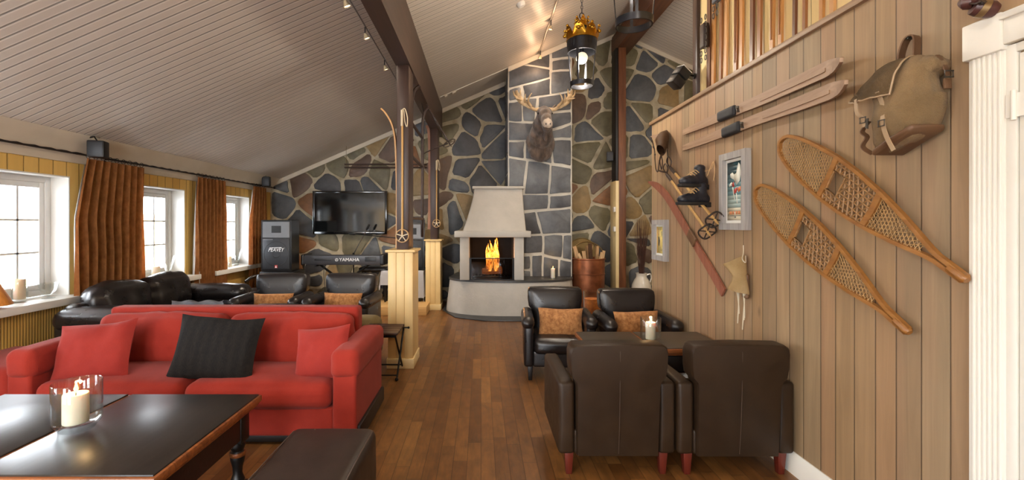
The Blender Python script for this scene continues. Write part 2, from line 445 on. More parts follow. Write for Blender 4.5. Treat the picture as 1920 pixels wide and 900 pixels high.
def mat_stone(name, a, b_, c=None, rough=.55):
    m, nt, b = newmat(name); co = objco(nt)
    f = noise_(nt, co, 3.2, 6, .62, .8); f2 = noise_(nt, co, 14, 5, .6)
    cc = ramp(nt, f, [(.28, a), (.62, b_)] + ([(.8, c)] if c else []))
    k = math_(nt, 'MULTIPLY_ADD', f2, .7, .65); gc = N(nt, 'ShaderNodeCombineColor'); [nt.links.new(k, gc.inputs[i]) for i in range(3)]
    nt.links.new(mixc(nt, 1., cc, gc.outputs[0], 'MULTIPLY'), b.inputs['Base Color']); b.inputs['Roughness'].default_value = rough
    bump(nt, b, math_(nt, 'ADD', f, math_(nt, 'MULTIPLY', f2, .4)), .5, .012); return m
STONES = [mat_stone('stone_slate_blue', S(64, 67, 71), S(88, 90, 93)), mat_stone('stone_charcoal', S(50, 50, 54), S(74, 74, 76)),
          mat_stone('stone_rust', S(104, 72, 46), S(134, 92, 56), S(92, 74, 60)), mat_stone('stone_ochre', S(120, 98, 62), S(146, 120, 78), S(104, 90, 70)),
          mat_stone('stone_olive', S(84, 78, 58), S(112, 104, 78)), mat_stone('stone_umber', S(76, 60, 50), S(104, 82, 66), S(86, 84, 82))]
CSTONES = [mat_stone('stone_chimney_grey', S(74, 76, 80), S(98, 100, 103), rough=.45), mat_stone('stone_chimney_dark', S(62, 63, 67), S(84, 85, 89), rough=.45)]

# ------------------------------------------------------------------ floor, walls, ceiling
struct('floor', M().box(-4.3, 5.4, -3.2, 8.7, -.12, 0), FLOOR)
xs = [-4.3, 2.58, 5.4]
struct('ceiling', M().prism([V((x, -3.2, zc(x))) for x in xs] + [V((x, -3.2, zc(x) + .12)) for x in xs[::-1]], (0, 11.95, 0)), CEIL)

def clip(poly, p, n, m=0.):
    """keep the side of the polygon where (q-p).n <= -m"""
    out = []; k = len(poly)
    for i in range(k):
        a, b = poly[i], poly[(i + 1) % k]
        da = (a[0] - p[0]) * n[0] + (a[1] - p[1]) * n[1] + m; db = (b[0] - p[0]) * n[0] + (b[1] - p[1]) * n[1] + m
        if da <= 0: out.append(a)
        if da * db < 0: t = da / (da - db); out.append((a[0] + (b[0] - a[0]) * t, a[1] + (b[1] - a[1]) * t))
    return out
def area(p): return abs(sum(p[i][0] * p[(i + 1) % len(p)][1] - p[(i + 1) % len(p)][0] * p[i][1] for i in range(len(p)))) / 2
def soften(p, rr, cut=.18):
    out = []
    for i in range(len(p)):
        a, b = p[i], p[(i + 1) % len(p)]; L = math.hypot(b[0] - a[0], b[1] - a[1]); c = min(.3, cut * .2 / max(L, .05))
        for t in (c, .5, 1 - c):
            j = .012 * min(1, L / .2) if t == .5 else 0
            out.append((a[0] + (b[0] - a[0]) * t + rr.uniform(-j, j), a[1] + (b[1] - a[1]) * t + rr.uniform(-j, j)))
    return out
def stone(mb, poly, y, thick, mi, inset=.02):
    """one raised stone on a wall face that looks towards -Y"""
    cx = sum(p[0] for p in poly) / len(poly); cz = sum(p[1] for p in poly) / len(poly)
    r = max(math.hypot(p[0] - cx, p[1] - cz) for p in poly); k = max(.6, 1 - inset / r * 1.2); bm = mb.bm
    a = [bm.verts.new((p[0], y + .003, p[1])) for p in poly]
    b = [bm.verts.new((p[0], y - thick * .7, p[1])) for p in poly]
    c = [bm.verts.new((cx + (p[0] - cx) * k, y - thick, cz + (p[1] - cz) * k)) for p in poly]; n = len(poly)
    for i in range(n):
        j = (i + 1) % n; mb._face([a[i], a[j], b[j], b[i]], mi); mb._face([b[i], b[j], c[j], c[i]], mi)
    mb._face(c[::-1], mi)
def rubble(mb, region, y, sx, sz, seed, pick, margin=(.012, .026), thick=(.012, .03)):
    rr = random.Random(seed); x0 = min(p[0] for p in region); x1 = max(p[0] for p in region); z0 = min(p[1] for p in region); z1 = max(p[1] for p in region)
    pts = []; nz = int((z1 - z0) / sz) + 3; nx = int((x1 - x0) / sx) + 3
    for j in range(-1, nz):
        for i in range(-1, nx):
            pts.append((x0 + (i + .5 * (j % 2) + rr.uniform(-.46, .46)) * sx, z0 + (j + rr.uniform(-.48, .48)) * sz, rr.uniform(0, PI)))
    for (px, pz, an) in pts:
        poly = [(px - 1.2, pz - 1.2), (px + 1.2, pz - 1.2), (px + 1.2, pz + 1.2), (px - 1.2, pz + 1.2)]; m = rr.uniform(*margin)
        for (qx, qz, _) in pts:
            dx, dz = qx - px, qz - pz; L = math.hypot(dx, dz)
            if 0 < L < 1.5: poly = clip(poly, ((px + qx) / 2, (pz + qz) / 2), (dx / L, dz / L), m)
            if len(poly) < 3: break
        for i in range(len(region)):
            if len(poly) < 3: break
            a, b = region[i], region[(i + 1) % len(region)]; L = math.hypot(b[0] - a[0], b[1] - a[1])
            poly = clip(poly, a, ((b[1] - a[1]) / L, -(b[0] - a[0]) / L), m)
        if len(poly) < 3 or area(poly) < .006: continue
        def warp(q):
            d = 9.
            for i in range(len(region)):
                a, b = region[i], region[(i + 1) % len(region)]; L = math.hypot(b[0] - a[0], b[1] - a[1])
                d = min(d, abs((q[0] - a[0]) * (b[1] - a[1]) - (q[1] - a[1]) * (b[0] - a[0])) / L)
            k = .17 * min(1, d / .4); v = V((q[0] * 1.9, q[1] * 1.9, seed))
            return (q[0] + k * noise.noise(v), q[1] + k * noise.noise(v + V((31, 7, 0))))
        poly = [warp(q) for q in poly]
        stone(mb, soften(poly, rr, .22), y, rr.uniform(*thick), pick(px, pz, rr))
def wsel(rr, ws):
    t = rr.random() * sum(ws)
    for i, w in enumerate(ws):
        t -= w
        if t <= 0: return i + 1
    return len(ws)
YB = 8.5
wb = M().prism([V((x, YB, 0 if k else zc(x))) for x, k in ((-4.25, 1), (5.3, 1), (5.3, 0), (2.58, 0), (-4.25, 0))], (0, .22, 0))
pickL = lambda x, z, rr: wsel(rr, (3.2, 2.6, 1.3, 2.2, 2.0, 2.0) if x < .6 else (3.2, 2.8, .5, 1.0, 3.0, 1.2))
rubble(wb, [(-3.94, .02), (5.2, .02), (5.2, zc(5.2) - .02), (2.58, zc(2.58) - .02), (-3.94, zc(-3.94) - .02)], YB, .50, .36, 5, pickL, margin=(.012, .042))
struct('wall_back', wb, [MORTAR] + STONES, label='rubble stone wall in slate and rust colours behind the fireplace', angle=35)

# chimney breast of squared dark slabs with pale joints
CH0, CH1, CHY = .46, 1.55, 7.73
cb = M().prism([V((CH0, CHY, 0)), V((CH1, CHY, 0)), V((CH1, CHY, zc(CH1))), V((CH0, CHY, zc(CH0)))], (0, YB - CHY - .04, 0))
def slabs(poly, rr, out, dep=0):
    w = max(p[0] for p in poly) - min(p[0] for p in poly); h = max(p[1] for p in poly) - min(p[1] for p in poly); A = area(poly)
    if A < .15 or (A < .26 and rr.random() < .45) or dep > 7: out.append(poly); return
    cx = sum(p[0] for p in poly) / len(poly) + rr.uniform(-.18, .18) * w; cz = sum(p[1] for p in poly) / len(poly) + rr.uniform(-.18, .18) * h
    horiz = h > w * rr.uniform(.75, 1.15); an = rr.gauss(0, .14) + (PI / 2 if horiz else 0); n = (math.cos(an), math.sin(an))
    for s in (1, -1):
        q = clip(poly, (cx, cz), (n[0] * s, n[1] * s))
        if len(q) > 2: slabs(q, rr, out, dep + 1)
polys = []; slabs([(CH0, .5), (CH1, .5), (CH1, zc(CH1) - .02), (CH0, zc(CH0) - .02)], random.Random(11), polys); rr = random.Random(3)
for p in polys:
    q = p
    ccw = sum(p[i][0] * p[(i + 1) % len(p)][1] - p[(i + 1) % len(p)][0] * p[i][1] for i in range(len(p))) > 0
    for i in range(len(p)):
        a, b = p[i], p[(i + 1) % len(p)]; L = math.hypot(b[0] - a[0], b[1] - a[1])
        if L < 1e-6 or len(q) < 3: continue
        nx, nz = (b[1] - a[1]) / L, -(b[0] - a[0]) / L
        q = clip(q, a, (nx, nz) if ccw else (-nx, -nz), rr.uniform(.012, .030))
    if len(q) > 2 and area(q) > .004: stone(cb, soften(q, rr, .05), CHY, rr.uniform(.008, .016), 1 + (rr.random() < .5), .008)
# dark side slabs on the left flank
for k in range(12):
    z0 = .3 + k * .34
    if z0 + .3 < zc(CH0): cb.box(CH0 - .014, CH0 + .01, CHY + .03, YB - .06, z0, z0 + .3, .012, mi=1 + k % 2)
struct('chimney_breast', cb, [MORTARW] + CSTONES, label='chimney breast clad in squared grey slate slabs with pale joints', cat='chimney', angle=35)

# left wall with five window openings (two lie beside the camera)
WIN = [(-.13, .97), (1.56, 2.66), (3.25, 4.35), (4.94, 6.04), (6.62, 7.72)]; WZ0, WZ1 = .76, 1.905; XL = -3.95
lw = M(); ys = [-3.2] + [v for w in WIN for v in w] + [8.7]
for a, b in zip(ys[0::2], ys[1::2]): lw.box(XL - .26, XL, a, b, .70, 2.2)
for a, b in WIN: lw.box(XL - .26, XL, a, b, WZ1, 2.2); lw.box(XL - .26, XL, a, b, .70, WZ0)
lw.box(XL - .26, XL + .012, -3.2, 8.7, 0, .70, mi=1)
struct('wall_left', lw, [YELLOW, YBEAD], label='yellow boarded window wall with fine beadboard below the sills')
struct('trim_1', M().prism([V((XL, -3.2, 2.04)), V((XL + .03, -3.2, 2.04)), V((XL + .04, -3.2, 2.10)), V((XL + .13, -3.2, 2.2)), V((XL + .2, -3.2, zc(XL + .2) - .002)), V((XL, -3.2, zc(XL) - .002))], (0, 11.65, 0)), TRIMW, label='pale cove moulding along the top of the window wall')
PANE = mat_pane('window_glass'); FRAMEW = mat('window_frame_white', S(214, 214, 212), .4, var=.03)
for i, (a, b) in enumerate(WIN):
    n = i + 1; e = sempty(f'window_{n}', 'white casement window in a deep reveal, ' + ('beside the camera behind the coffee table', 'level with the coffee table', 'nearest the amber lamp', 'between the first two orange curtains', 'between the last two orange curtains')[i], 'window', (XL - .13, (a + b) / 2, WZ0))
    r = M(); t = .012; x0, x1 = XL - .25, XL + .004
    r.box(x0, x1, a, a + t, WZ0, WZ1); r.box(x0, x1, b - t, b, WZ0, WZ1); r.box(x0, x1, a + t, b - t, WZ1 - t, WZ1)
    struct('reveal', r, WHITE, e)
    fr = M(); fx0, fx1 = XL - .23, XL - .165; w = .055
    A, B, Z0, Z1 = a + t, b - t, WZ0 + .02, WZ1 - t; mid = (A + B) / 2
    for bx in ((A, A + w, Z0, Z1), (B - w, B, Z0, Z1), (A + w, B - w, Z1 - w, Z1), (A + w, B - w, Z0, Z0 + w)): fr.box(fx0, fx1, *bx, bev=.005)
    struct('window_frame', fr, FRAMEW, e)
    for s0, s1 in ((A + w, mid), (mid, B - w)):
        sa = M(); q = .05; sx0, sx1 = XL - .215, XL - .175; z0, z1 = Z0 + w, Z1 - w
        for bx in ((s0, s0 + q, z0, z1), (s1 - q, s1, z0, z1), (s0 + q, s1 - q, z1 - q, z1), (s0 + q, s1 - q, z0, z0 + q)): sa.box(sx0, sx1, *bx, bev=.004)
        c = (s0 + s1) / 2; sa.box(sx0 + .008, sx1 - .008, c - .009, c + .009, z0 + q, z1 - q)
        for k in (1, 2): zz = z0 + q + (z1 - z0 - 2 * q) * k / 3; sa.box(sx0 + .008, sx1 - .008, s0 + q, s1 - q, zz - .009, zz + .009)
        so = struct('sash', sa, FRAMEW, e)
        struct('pane', M().box(XL - .197, XL - .193, s0 + q * .8, s1 - q * .8, z0 + q * .8, z1 - q * .8), PANE, so)
    struct('window_sill', M().box(XL - .25, XL + .16, a - .11, b + .11, WZ0 - .055, WZ0 + .012, .008), WHITE, e)

# right: plank partition, its ledge, the set-back yellow wall above
struct('wall_right', M().box(WX, WX + .14, -3.2, 4.83, 0, 2.5), PLANK, label='partition of vertical weathered grey brown planks')
LEDGE = mat_wood('ledge_wood', S(120, 92, 66), S(150, 120, 90), 'Y', .5)
struct('trim_2', M().box(WX - .025, WX + .16, -3.2, 4.85, 2.5, 2.535, .006), LEDGE, label='thin wooden ledge capping the plank partition')
struct('wall_right_upper', M().prism([V((1.90, -3.2, 2.535)), V((2.0, -3.2, 2.535)), V((2.0, -3.2, zc(2.0))), V((1.90, -3.2, zc(1.9)))], (0, 7.13, 0)), YUP, label='pale yellow board wall above the wooden ledge')
struct('trim_3', M().box(1.87, 2.02, 3.93, 4.01, 2.535, zc(1.87) - .02, .006), POST, label='dark brown corner timber at the end of the pale yellow upper wall')
struct('baseboard_right', M().prism([V((WX, 1.75, 0)), V((WX - .018, 1.75, 0)), V((WX - .018, 1.75, .105)), V((WX - .006, 1.75, .127)), V((WX, 1.75, .127))], (0, 3.08, 0)), DOORW, label='white baseboard along the foot of the plank partition')
struct('wall_far_right', M().box(5.2, 5.4, -3.2, 8.7, 0, 3.84), YUP, label='pale yellow end wall of the side room')
rw = M()
for a, b in ((-4.25, -3.4), (-2.2, -1.4), (-.4, 1.82)): rw.box(a, b, -3.2, -3.05, 0, 2.5)
rw.box(-4.25, 1.82, -3.2, -3.05, 0, .5); rw.prism([V((-4.25, -3.2, 2.2)), V((1.9, -3.2, 2.2)), V((1.9, -3.2, zc(1.9))), V((-4.25, -3.2, zc(-4.25)))], (0, .15, 0))
rw.prism([V((1.82, -3.2, 0)), V((5.3, -3.2, 0)), V((5.3, -3.2, zc(5.3))), V((2.58, -3.2, zc(2.58))), V((1.82, -3.2, zc(1.82)))], (0, .15, 0))
struct('wall_rear', rw, YELLOW, label='yellow wall behind the camera with window openings')

# door and fluted casing beside the partition
dz = 2.06; DY1 = 1.672; cw = .115
dr = sempty('door_1', 'white panel door in a white fluted casing beside the plank wall', 'door', (WX, 1.1, 0))
c = M(); c.box(WX - .022, WX + .001, DY1 - cw, DY1, .2, dz - .01, .003)
for k in range(6): yy = DY1 - .014 - k * .0165; c.box(WX - .027, WX - .02, yy - .010, yy, .2, dz - .01, .003)
c.box(WX - .034, WX + .001, DY1 - cw - .006, DY1 + .006, 0, .2, .004)
struct('fluted_casing', c, DOORW, dr)
c = M(); c.box(WX - .040, WX + .001, DY1 - cw - .004, DY1 + .008, dz - .012, dz + .118, .005)
c.box(WX - .034, WX + .001, .55, DY1 - cw - .004, dz + .004, dz + .112, .004); c.box(WX - .045, WX + .001, .55, DY1 - cw, dz + .088, dz + .112, .004)
struct('head_casing', c, DOORW, dr)
c = M(); c.box(WX - .018, WX + .001, DY1 - cw - .03, DY1 - cw, 0, dz, .003); c.box(WX - .018, WX + .001, .6, DY1 - cw - .03, dz - .03, dz, .003)
struct('door_frame', c, DOORW, dr)
c = M(); c.box(WX - .012, WX + .001, .66, DY1 - cw - .034, .01, dz - .035, .003)
for z0, z1 in ((.2, .95), (1.1, 1.9)): c.box(WX - .018, WX - .011, .78, 1.40, z0, z1, .012)
pn = struct('door_panel', c, DOORW, dr)
h = M(); h.tube([(WX - .028, DY1 - cw - .032, 1.80), (WX - .028, DY1 - cw - .032, 1.90)], .008, 10); h.box(WX - .026, WX - .017, DY1 - cw - .06, DY1 - cw - .006, 1.81, 1.89)
struct('hinge', h, DOORW, pn)

# gable trim boards under the ceiling
def gable(name, x0, x1, y, hgt, label):
    struct(name, M().prism([V((x0, y, zc(x0) - .004)), V((x1, y, zc(x1) - .004)), V((x1, y, zc(x1) - hgt)), V((x0, y, zc(x0) - hgt))], (0, -.025, 0)), TRIMW, label=label)
gable('trim_4', -3.94, .44, YB - .02, .085, 'pale sloping trim board along the top of the stone wall')
gable('trim_5', .46, 1.55, CHY - .012, .085, 'pale sloping trim board across the top of the chimney breast')
gable('trim_6', 1.57, 2.50, YB - .02, .085, 'pale sloping trim board between chimney breast and ridge post')
gable('trim_7', 2.62, 5.19, YB - .02, .085, 'pale trim board falling away to the side of the ridge post')

# beam, columns, ridge
bx0, bx1 = -.872, -.722
struct('ceiling_beam', M().prism([V((bx0, -3.05, 3.07)), V((bx1, -3.05, 3.07)), V((bx1, -3.05, zc(bx1) - .003)), V((bx0, -3.05, zc(bx0) - .003))], (0, 11.5, 0)), BEAM, label='long dark brown beam carried by two columns', cat='beam')
for (y0, lab) in ((4.55, 'dark timber column on a pale yellow boarded plinth, nearer to the red sofa'), (7.62, 'dark timber column on a yellow plinth beside the white fireplace')):
    e = sempty('timber_column', lab, 'column', (-.81, y0 + .2, 0)); e['kind'] = 'structure'
    struct('post', M().box(-.86, -.735, y0 + .06, y0 + .36, 1.18, 3.07, .006), POST, e)
    pl = M(); px0, px1, d = -.935, -.685, .40
    pl.box(px0 + .008, px1 - .008, y0 + .008, y0 + d - .008, 0, 1.165)
    for k in range(3): w = (px1 - px0) / 3; pl.box(px0 + k * w + .0015, px0 + (k + 1) * w - .0015, y0, y0 + .009, .1, 1.165, .003); pl.box(px0 + k * w + .0015, px0 + (k + 1) * w - .0015, y0 + d - .009, y0 + d, .1, 1.165, .003)
    for k in range(4): w = d / 4; pl.box(px0, px0 + .009, y0 + k * w + .0015, y0 + (k + 1) * w - .0015, .1, 1.165, .003); pl.box(px1 - .009, px1, y0 + k * w + .0015, y0 + (k + 1) * w - .0015, .1, 1.165, .003)
    struct('plinth', pl, YPLINTH, e)
    struct('plinth_cap', M().box(px0 - .025, px1 + .025, y0 - .025, y0 + d + .025, 1.165, 1.19, .006), YPLINTH, e)
    struct('plinth_baseboard', M().box(px0 - .012, px1 + .012, y0 - .012, y0 + d + .012, 0, .1, .004), YPLINTH2, e)
struct('ridge_beam', M().box(2.44, 2.72, -3.05, YB, 4.6, 4.93, .01), mat_wood('ridge_beam_wood', S(70, 42, 27), S(104, 66, 42), 'Y', .5, .6), label='brown ridge beam along the top of the roof', cat='beam')
e = sempty('ridge_post', 'tall brown post carrying the ridge beam beside the firewood bin', 'post', (2.5, 8.2, 0)); e['kind'] = 'structure'
struct('post', M().box(2.455, 2.585, 8.08, 8.38, 0, 4.6, .006), RPOST, e)
struct('post_cladding', M().box(2.395, 2.452, 8.06, 8.40, 0, 2.22, .004), YPLINTH2, e)
struct('post_cladding', M().box(2.41, 2.452, 8.1, 8.36, 2.22, 4.6, .004), mat('post_side_black', S(24, 20, 18), .5, var=.1), e, label='black left face of the upper post')  # thin box that makes the upper post's left face black
struct('stage_platform', M().box(-3.93, -.865, 7.17, YB, 0, .14, .006, mi=0), mat_wood('stage_wood', S(176, 138, 86), S(200, 160, 104), 'X', .5), label='low wooden stage platform under the keyboard', cat='stage')
struct('hearth_slab', M().prism([V((-.64, 7.56, 0)), V((-.40, 7.0, 0)), V((.05, 6.75, 0)), V((.8, 6.72, 0)), V((1.4, 7.0, 0)), V((1.54, 7.5, 0)), V((1.54, 7.72, 0)), V((.45, 7.72, 0)), V((.45, 8.44, 0)), V((-.64, 8.44, 0))], (0, 0, .018), bev=.004), SLATE, label='dark slate slab on the floor around the fireplace', cat='hearth')

# outside: snow and the neighbouring house
struct('ground', M().box(-60, -4.25, -40, 60, -.9, -.8), mat('snow', S(236, 240, 246), .8, var=.02), label='snowy ground outside the windows')
OW = mat_boards('house_siding', 'Y', .2, [S(206, 180, 140), S(214, 190, 152)], groove=.05, rough=.7, grain=.1)
e = thing('neighbour_house', 'pale wooden house across the snow outside the windows', 'house', (-16, 12, -.8))
build('wall', M().box(-19, -16, 4, 30, -.8, 2.0), OW, e); build('roof', M().prism([V((-15.2, 3.5, 1.9)), V((-15.2, 3.5, 2.15)), V((-18, 3.5, 3.6)), V((-20, 3.5, 2.4)), V((-20, 3.5, 2.2))], (0, 27, 0)), mat('snow_roof', S(232, 236, 242), .8, var=.02), e)
for k in range(5): build('window', M().box(-16.01, -15.96, 6 + k * 4.5, 7.4 + k * 4.5, .4, 1.5, .01), mat('house_window', S(120, 130, 140), .2), e)
EV = mat_wood('eave_wood', S(96, 68, 48), S(130, 92, 64), 'X', .6)
ev = M().prism([V((-5.15, -3, 2.02)), V((-5.15, -3, 2.10)), V((-4.2, -3, 2.42)), V((-4.2, -3, 2.34))], (0, 12, 0))
for k in range(12): y = -2.6 + k * 1.0; ev.prism([V((-5.1, y, 1.93)), V((-5.1, y, 2.03)), V((-4.22, y, 2.33)), V((-4.22, y, 2.23))], (0, .08, 0))
struct('roof_eave', ev, EV, label='brown roof overhang outside above the windows', cat='eave')
# ------------------------------------------------------------------ furniture
def mat_leather(name, a, b_, rough=.36, bmp=.12, spec=.5):
    m, nt, b = newmat(name); co = objco(nt); b.inputs['Specular IOR Level'].default_value = spec
    f = noise_(nt, co, 5, 4); vo = N(nt, 'ShaderNodeTexVoronoi'); nt.links.new(co, vo.inputs['Vector']); vo.inputs['Scale'].default_value = 320
    nt.links.new(ramp(nt, f, [(.3, a), (.7, b_)]), b.inputs['Base Color'])
    nt.links.new(math_(nt, 'MULTIPLY_ADD', noise_(nt, co, 9, 3), .22, rough - .11), b.inputs['Roughness'])
    bump(nt, b, math_(nt, 'ADD', math_(nt, 'MULTIPLY', vo.outputs['Distance'], .5), noise_(nt, co, 22, 3)), bmp, .004); return m
BROWN = mat_leather('brown_leather', S(38, 26, 16), S(48, 34, 21), .46, spec=.3)
BLACK = mat_leather('black_leather', S(20, 17, 17), S(32, 27, 27), .30)
OTTO = mat_leather('ottoman_leather', S(34, 25, 22), S(48, 36, 31), .42)
SEAM = mat('seam_thread', S(64, 48, 36), .6, var=.1)
def mat_fabric(name, a, b_, rough=.9, scale=260, bmp=.5, sheen=.08, wrk=0., patt=7.):
    m, nt, b = newmat(name); co = objco(nt); b.inputs['Roughness'].default_value = rough; b.inputs['Sheen Weight'].default_value = sheen; b.inputs['Specular IOR Level'].default_value = .2
    f = noise_(nt, co, patt, 4); wv = noise_(nt, mapping(nt, co, (1, 1, 2.2)), scale, 2)
    c = ramp(nt, f, [(.3, a), (.7, b_)]); k = math_(nt, 'MULTIPLY_ADD', wv, .5, .75)
    gc = N(nt, 'ShaderNodeCombineColor'); [nt.links.new(k, gc.inputs[i]) for i in range(3)]
    nt.links.new(mixc(nt, 1., c, gc.outputs[0], 'MULTIPLY'), b.inputs['Base Color']); bump(nt, b, math_(nt, 'ADD', wv, math_(nt, 'MULTIPLY', noise_(nt, co, 11, 3, .5, 1.2), wrk)) if wrk else wv, bmp, .002 if not wrk else .006); return m
RED = mat_fabric('red_fabric', S(138, 39, 29), S(152, 48, 36))
REDP = mat_fabric('red_pillow_fabric', S(136, 40, 34), S(148, 48, 40))
OCH = mat_fabric('ochre_chenille', S(128, 84, 48), S(176, 126, 80), scale=60, bmp=.5, patt=34.)
GREYC = mat_fabric('grey_wool', S(126, 128, 138), S(156, 158, 166))
OLIVE = mat_fabric('olive_fabric', S(112, 98, 66), S(132, 116, 82))
def mat_blackstripe():
    m, nt, b = newmat('black_woven'); co = objco(nt); sep = N(nt, 'ShaderNodeSeparateXYZ'); nt.links.new(co, sep.inputs[0])
    wv = math_(nt, 'SINE', math_(nt, 'MULTIPLY', sep.outputs['X'], 95.0)); n = noise_(nt, mapping(nt, co, (160, 160, 26)), 1.6, 4)
    f = math_(nt, 'ADD', math_(nt, 'MULTIPLY', wv, .07), n)
    nt.links.new(ramp(nt, f, [(.35, S(18, 17, 18)), (.72, S(36, 32, 29)), (.9, S(60, 52, 40))]), b.inputs['Base Color'])
    b.inputs['Roughness'].default_value = .9; b.inputs['Specular IOR Level'].default_value = .2; bump(nt, b, f, .6, .004); return m
BSTRIPE = mat_blackstripe()
LEGW = mat_wood('mahogany_leg', S(76, 26, 18), S(102, 38, 26), 'Z', .35)
DARKLEG = mat('black_wood_leg', S(18, 14, 13), .4, var=.1)
RX = lambda a: Matrix.Rotation(a, 4, 'X'); RY = lambda a: Matrix.Rotation(a, 4, 'Y'); RZ = lambda a: Matrix.Rotation(a, 4, 'Z'); TR = lambda *v: Matrix.Translation(V(v))

def armchair(label, group, lea, legm, rolled, wr):
    """club chair, origin under its middle, front towards -Y"""
    t = thing('armchair', label, 'armchair', (0, 0, 0), group)
    b = M(); b.rbox((0, -.005, .20), (.52, .56, .15), .02, 4); build('base', b, lea, t)
    b = M(); b.rbox((0, -.05, .315), (.50, .52, .15), .05, 6, puff=(0, .012, .02), wr=wr * .6, wscale=7, seed=2); build('seat', b, lea, t)
    # backrest: narrow between the arms, wider ears above them, leaning back
    out = [(-.245, .13), (.245, .13), (.25, .55), (.256, .575), (.282, .605), (.290, .66), (.292, .745), (.283, .780), (.262, .793), (0, .799), (-.262, .793), (-.283, .780), (-.292, .745), (-.290, .66), (-.282, .605), (-.256, .575), (-.25, .55)]
    b = M(); bm = b.bm; lean = lambda z: .035 * (z - .13) / .66
    layers = []
    for y, k in ((.155, .95), (.163, .98), (.18, .995), (.20, 1.0), (.27, 1.0), (.288, .993), (.298, .975)):
        layers.append([bm.verts.new((x * (k if k < 1 else 1), y + lean(z), .13 + (z - .13) * (1 - (1 - k) * .35))) for x, z in out])
    for A, B in zip(layers, layers[1:]):
        for j in range(len(out)): b._face([A[j], A[(j + 1) % len(out)], B[(j + 1) % len(out)], B[j]])
    def cap(ring, y, sgn, puff):
        n = 9; rows = []
        zs = [p.co.z for p in ring]; z0, z1 = min(zs), max(zs)
        cx = [bm.verts.new((v.co.x * .8, v.co.y + sgn * puff * .7, (v.co.z - .46) * .88 + .46)) for v in ring]; c2 = [bm.verts.new((v.co.x * .4, v.co.y + sgn * puff, (v.co.z - .46) * .5 + .46)) for v in ring]
        for A, B in ((ring, cx), (cx, c2)):
            for j in range(len(ring)): b._face([A[j], A[(j + 1) % len(ring)], B[(j + 1) % len(ring)], B[j]])
        b._face(c2)
    cap(layers[0], 0, -1, .03); cap(layers[-1], 0, 1, .008)
    bk = build('backrest', b, lea, t, angle=50)
    s = M(); s.tube(smoothpath([(0, .312 + lean(z) - .004 + (.006 if .25 < z < .7 else 0), z) for z in (.15, .3, .5, .7, .75)], 4) + [V((0, .30 + .03, .778)), V((0, .27, .797))], .0022, 6); build('seam', s, SEAM, bk, 'stitched seam down the middle of the back')
    for sg in (-1, 1):
        b = M()
        if rolled:
            b.rbox((sg * .300, -.03, .33), (.09, .56, .40), .025, 5, puff=(.006, .006, 0))
            b.rbox((sg * .305, -.04, .535), (.125, .60, .115), .055, 5, puff=(0, .01, .004), wr=wr * .5, wscale=8, seed=sg)
        else:
            b.rbox((sg * .303, -.02, .345), (.098, .60, .43), .022, 5, puff=(.004, .006, .006), wr=wr * .4, wscale=8, seed=sg)
        build('arm', b, lea, t)
    for sx in (-1, 1):
        for y in (-.26, .24):
            b = M(); b.box(sx * .285 - .026, sx * .285 + .026, y - .026, y + .026, 0, .135, .003, taper=.68); build('leg', b, legm, t)
    return t

GA = 'brown club chairs with their backs to the camera at the right table'
GB = 'black club chairs facing the camera at the right table'
a0 = armchair('brown leather club chair seen from behind, the one beside the open floor', GA, BROWN, LEGW, False, .003)
a0.location = (.782, 2.885, 0); a0.scale = (.955, 1, .965)
dup(a0, (1.466, 2.88, 0), PI, 'brown leather club chair seen from behind, the one against the plank wall'); a0.rotation_euler.z = PI
b0 = armchair('black leather club chair with ochre cushion, facing us beside the open floor', GB, BLACK, DARKLEG, True, .012)
b0.location = (.745, 4.46, 0); b0.rotation_euler.z = math.radians(-4); b0.scale = (.95, 1, 1)
dup(b0, (1.458, 4.33, 0), math.radians(-1), 'black leather club chair facing us against the plank wall, candle glass before it')
GC = 'black leather chairs of the seating group behind the red sofa'
lc = [dup(b0, (-2.43, 5.34, 0), math.radians(2), 'black leather chair facing us in front of the loudspeaker, behind the red sofa', GC),
      dup(b0, (-1.60, 5.32, 0), math.radians(-3), 'black leather chair facing us in front of the keyboard, behind the red sofa', GC),
      dup(b0, (-2.50, 4.26, 0), PI + .05, 'black leather chair back draped with a grey blanket, just behind the red sofa', GC),
      dup(b0, (-1.72, 4.26, 0), PI - .04, 'black leather chair back just behind the red sofa, without a blanket', GC)]
for o, k in zip(lc, (1.06, 1.06, .93, .93)): o.scale = (k, 1, k)
def cushion(label, w, h, t, loc, tilt, rz, m, seed, group=None, wr=.012, name='throw_cushion', n=18, roll=0.):
    b = M(); b.pillow(w, h, t, Matrix.Identity(4), n, .07, wr, seed)
    o = put(name, as_mesh(b, name, m), None, base=False); o.location = loc; o.rotation_euler = (tilt, roll, rz); return tag(o, label, 'cushion', group)
GD = 'ochre cushions on the black leather chairs'
cushion('ochre patterned cushion on the black chair beside the open floor', .43, .27, .12, (.765, 4.36, .505), -.30, math.radians(-6), OCH, 1, GD)
cushion('ochre patterned cushion on the black chair behind the candle glass', .43, .27, .12, (1.455, 4.23, .505), -.30, .05, OCH, 4, GD)
cushion('ochre cushion on the black chair in front of the loudspeaker', .46, .25, .12, (-2.41, 5.24, .525), -.30, .05, OCH, 7, GD)
cushion('ochre cushion on the black chair in front of the keyboard', .46, .27, .12, (-1.60, 5.22, .525), -.30, -.08, OCH, 9, GD)
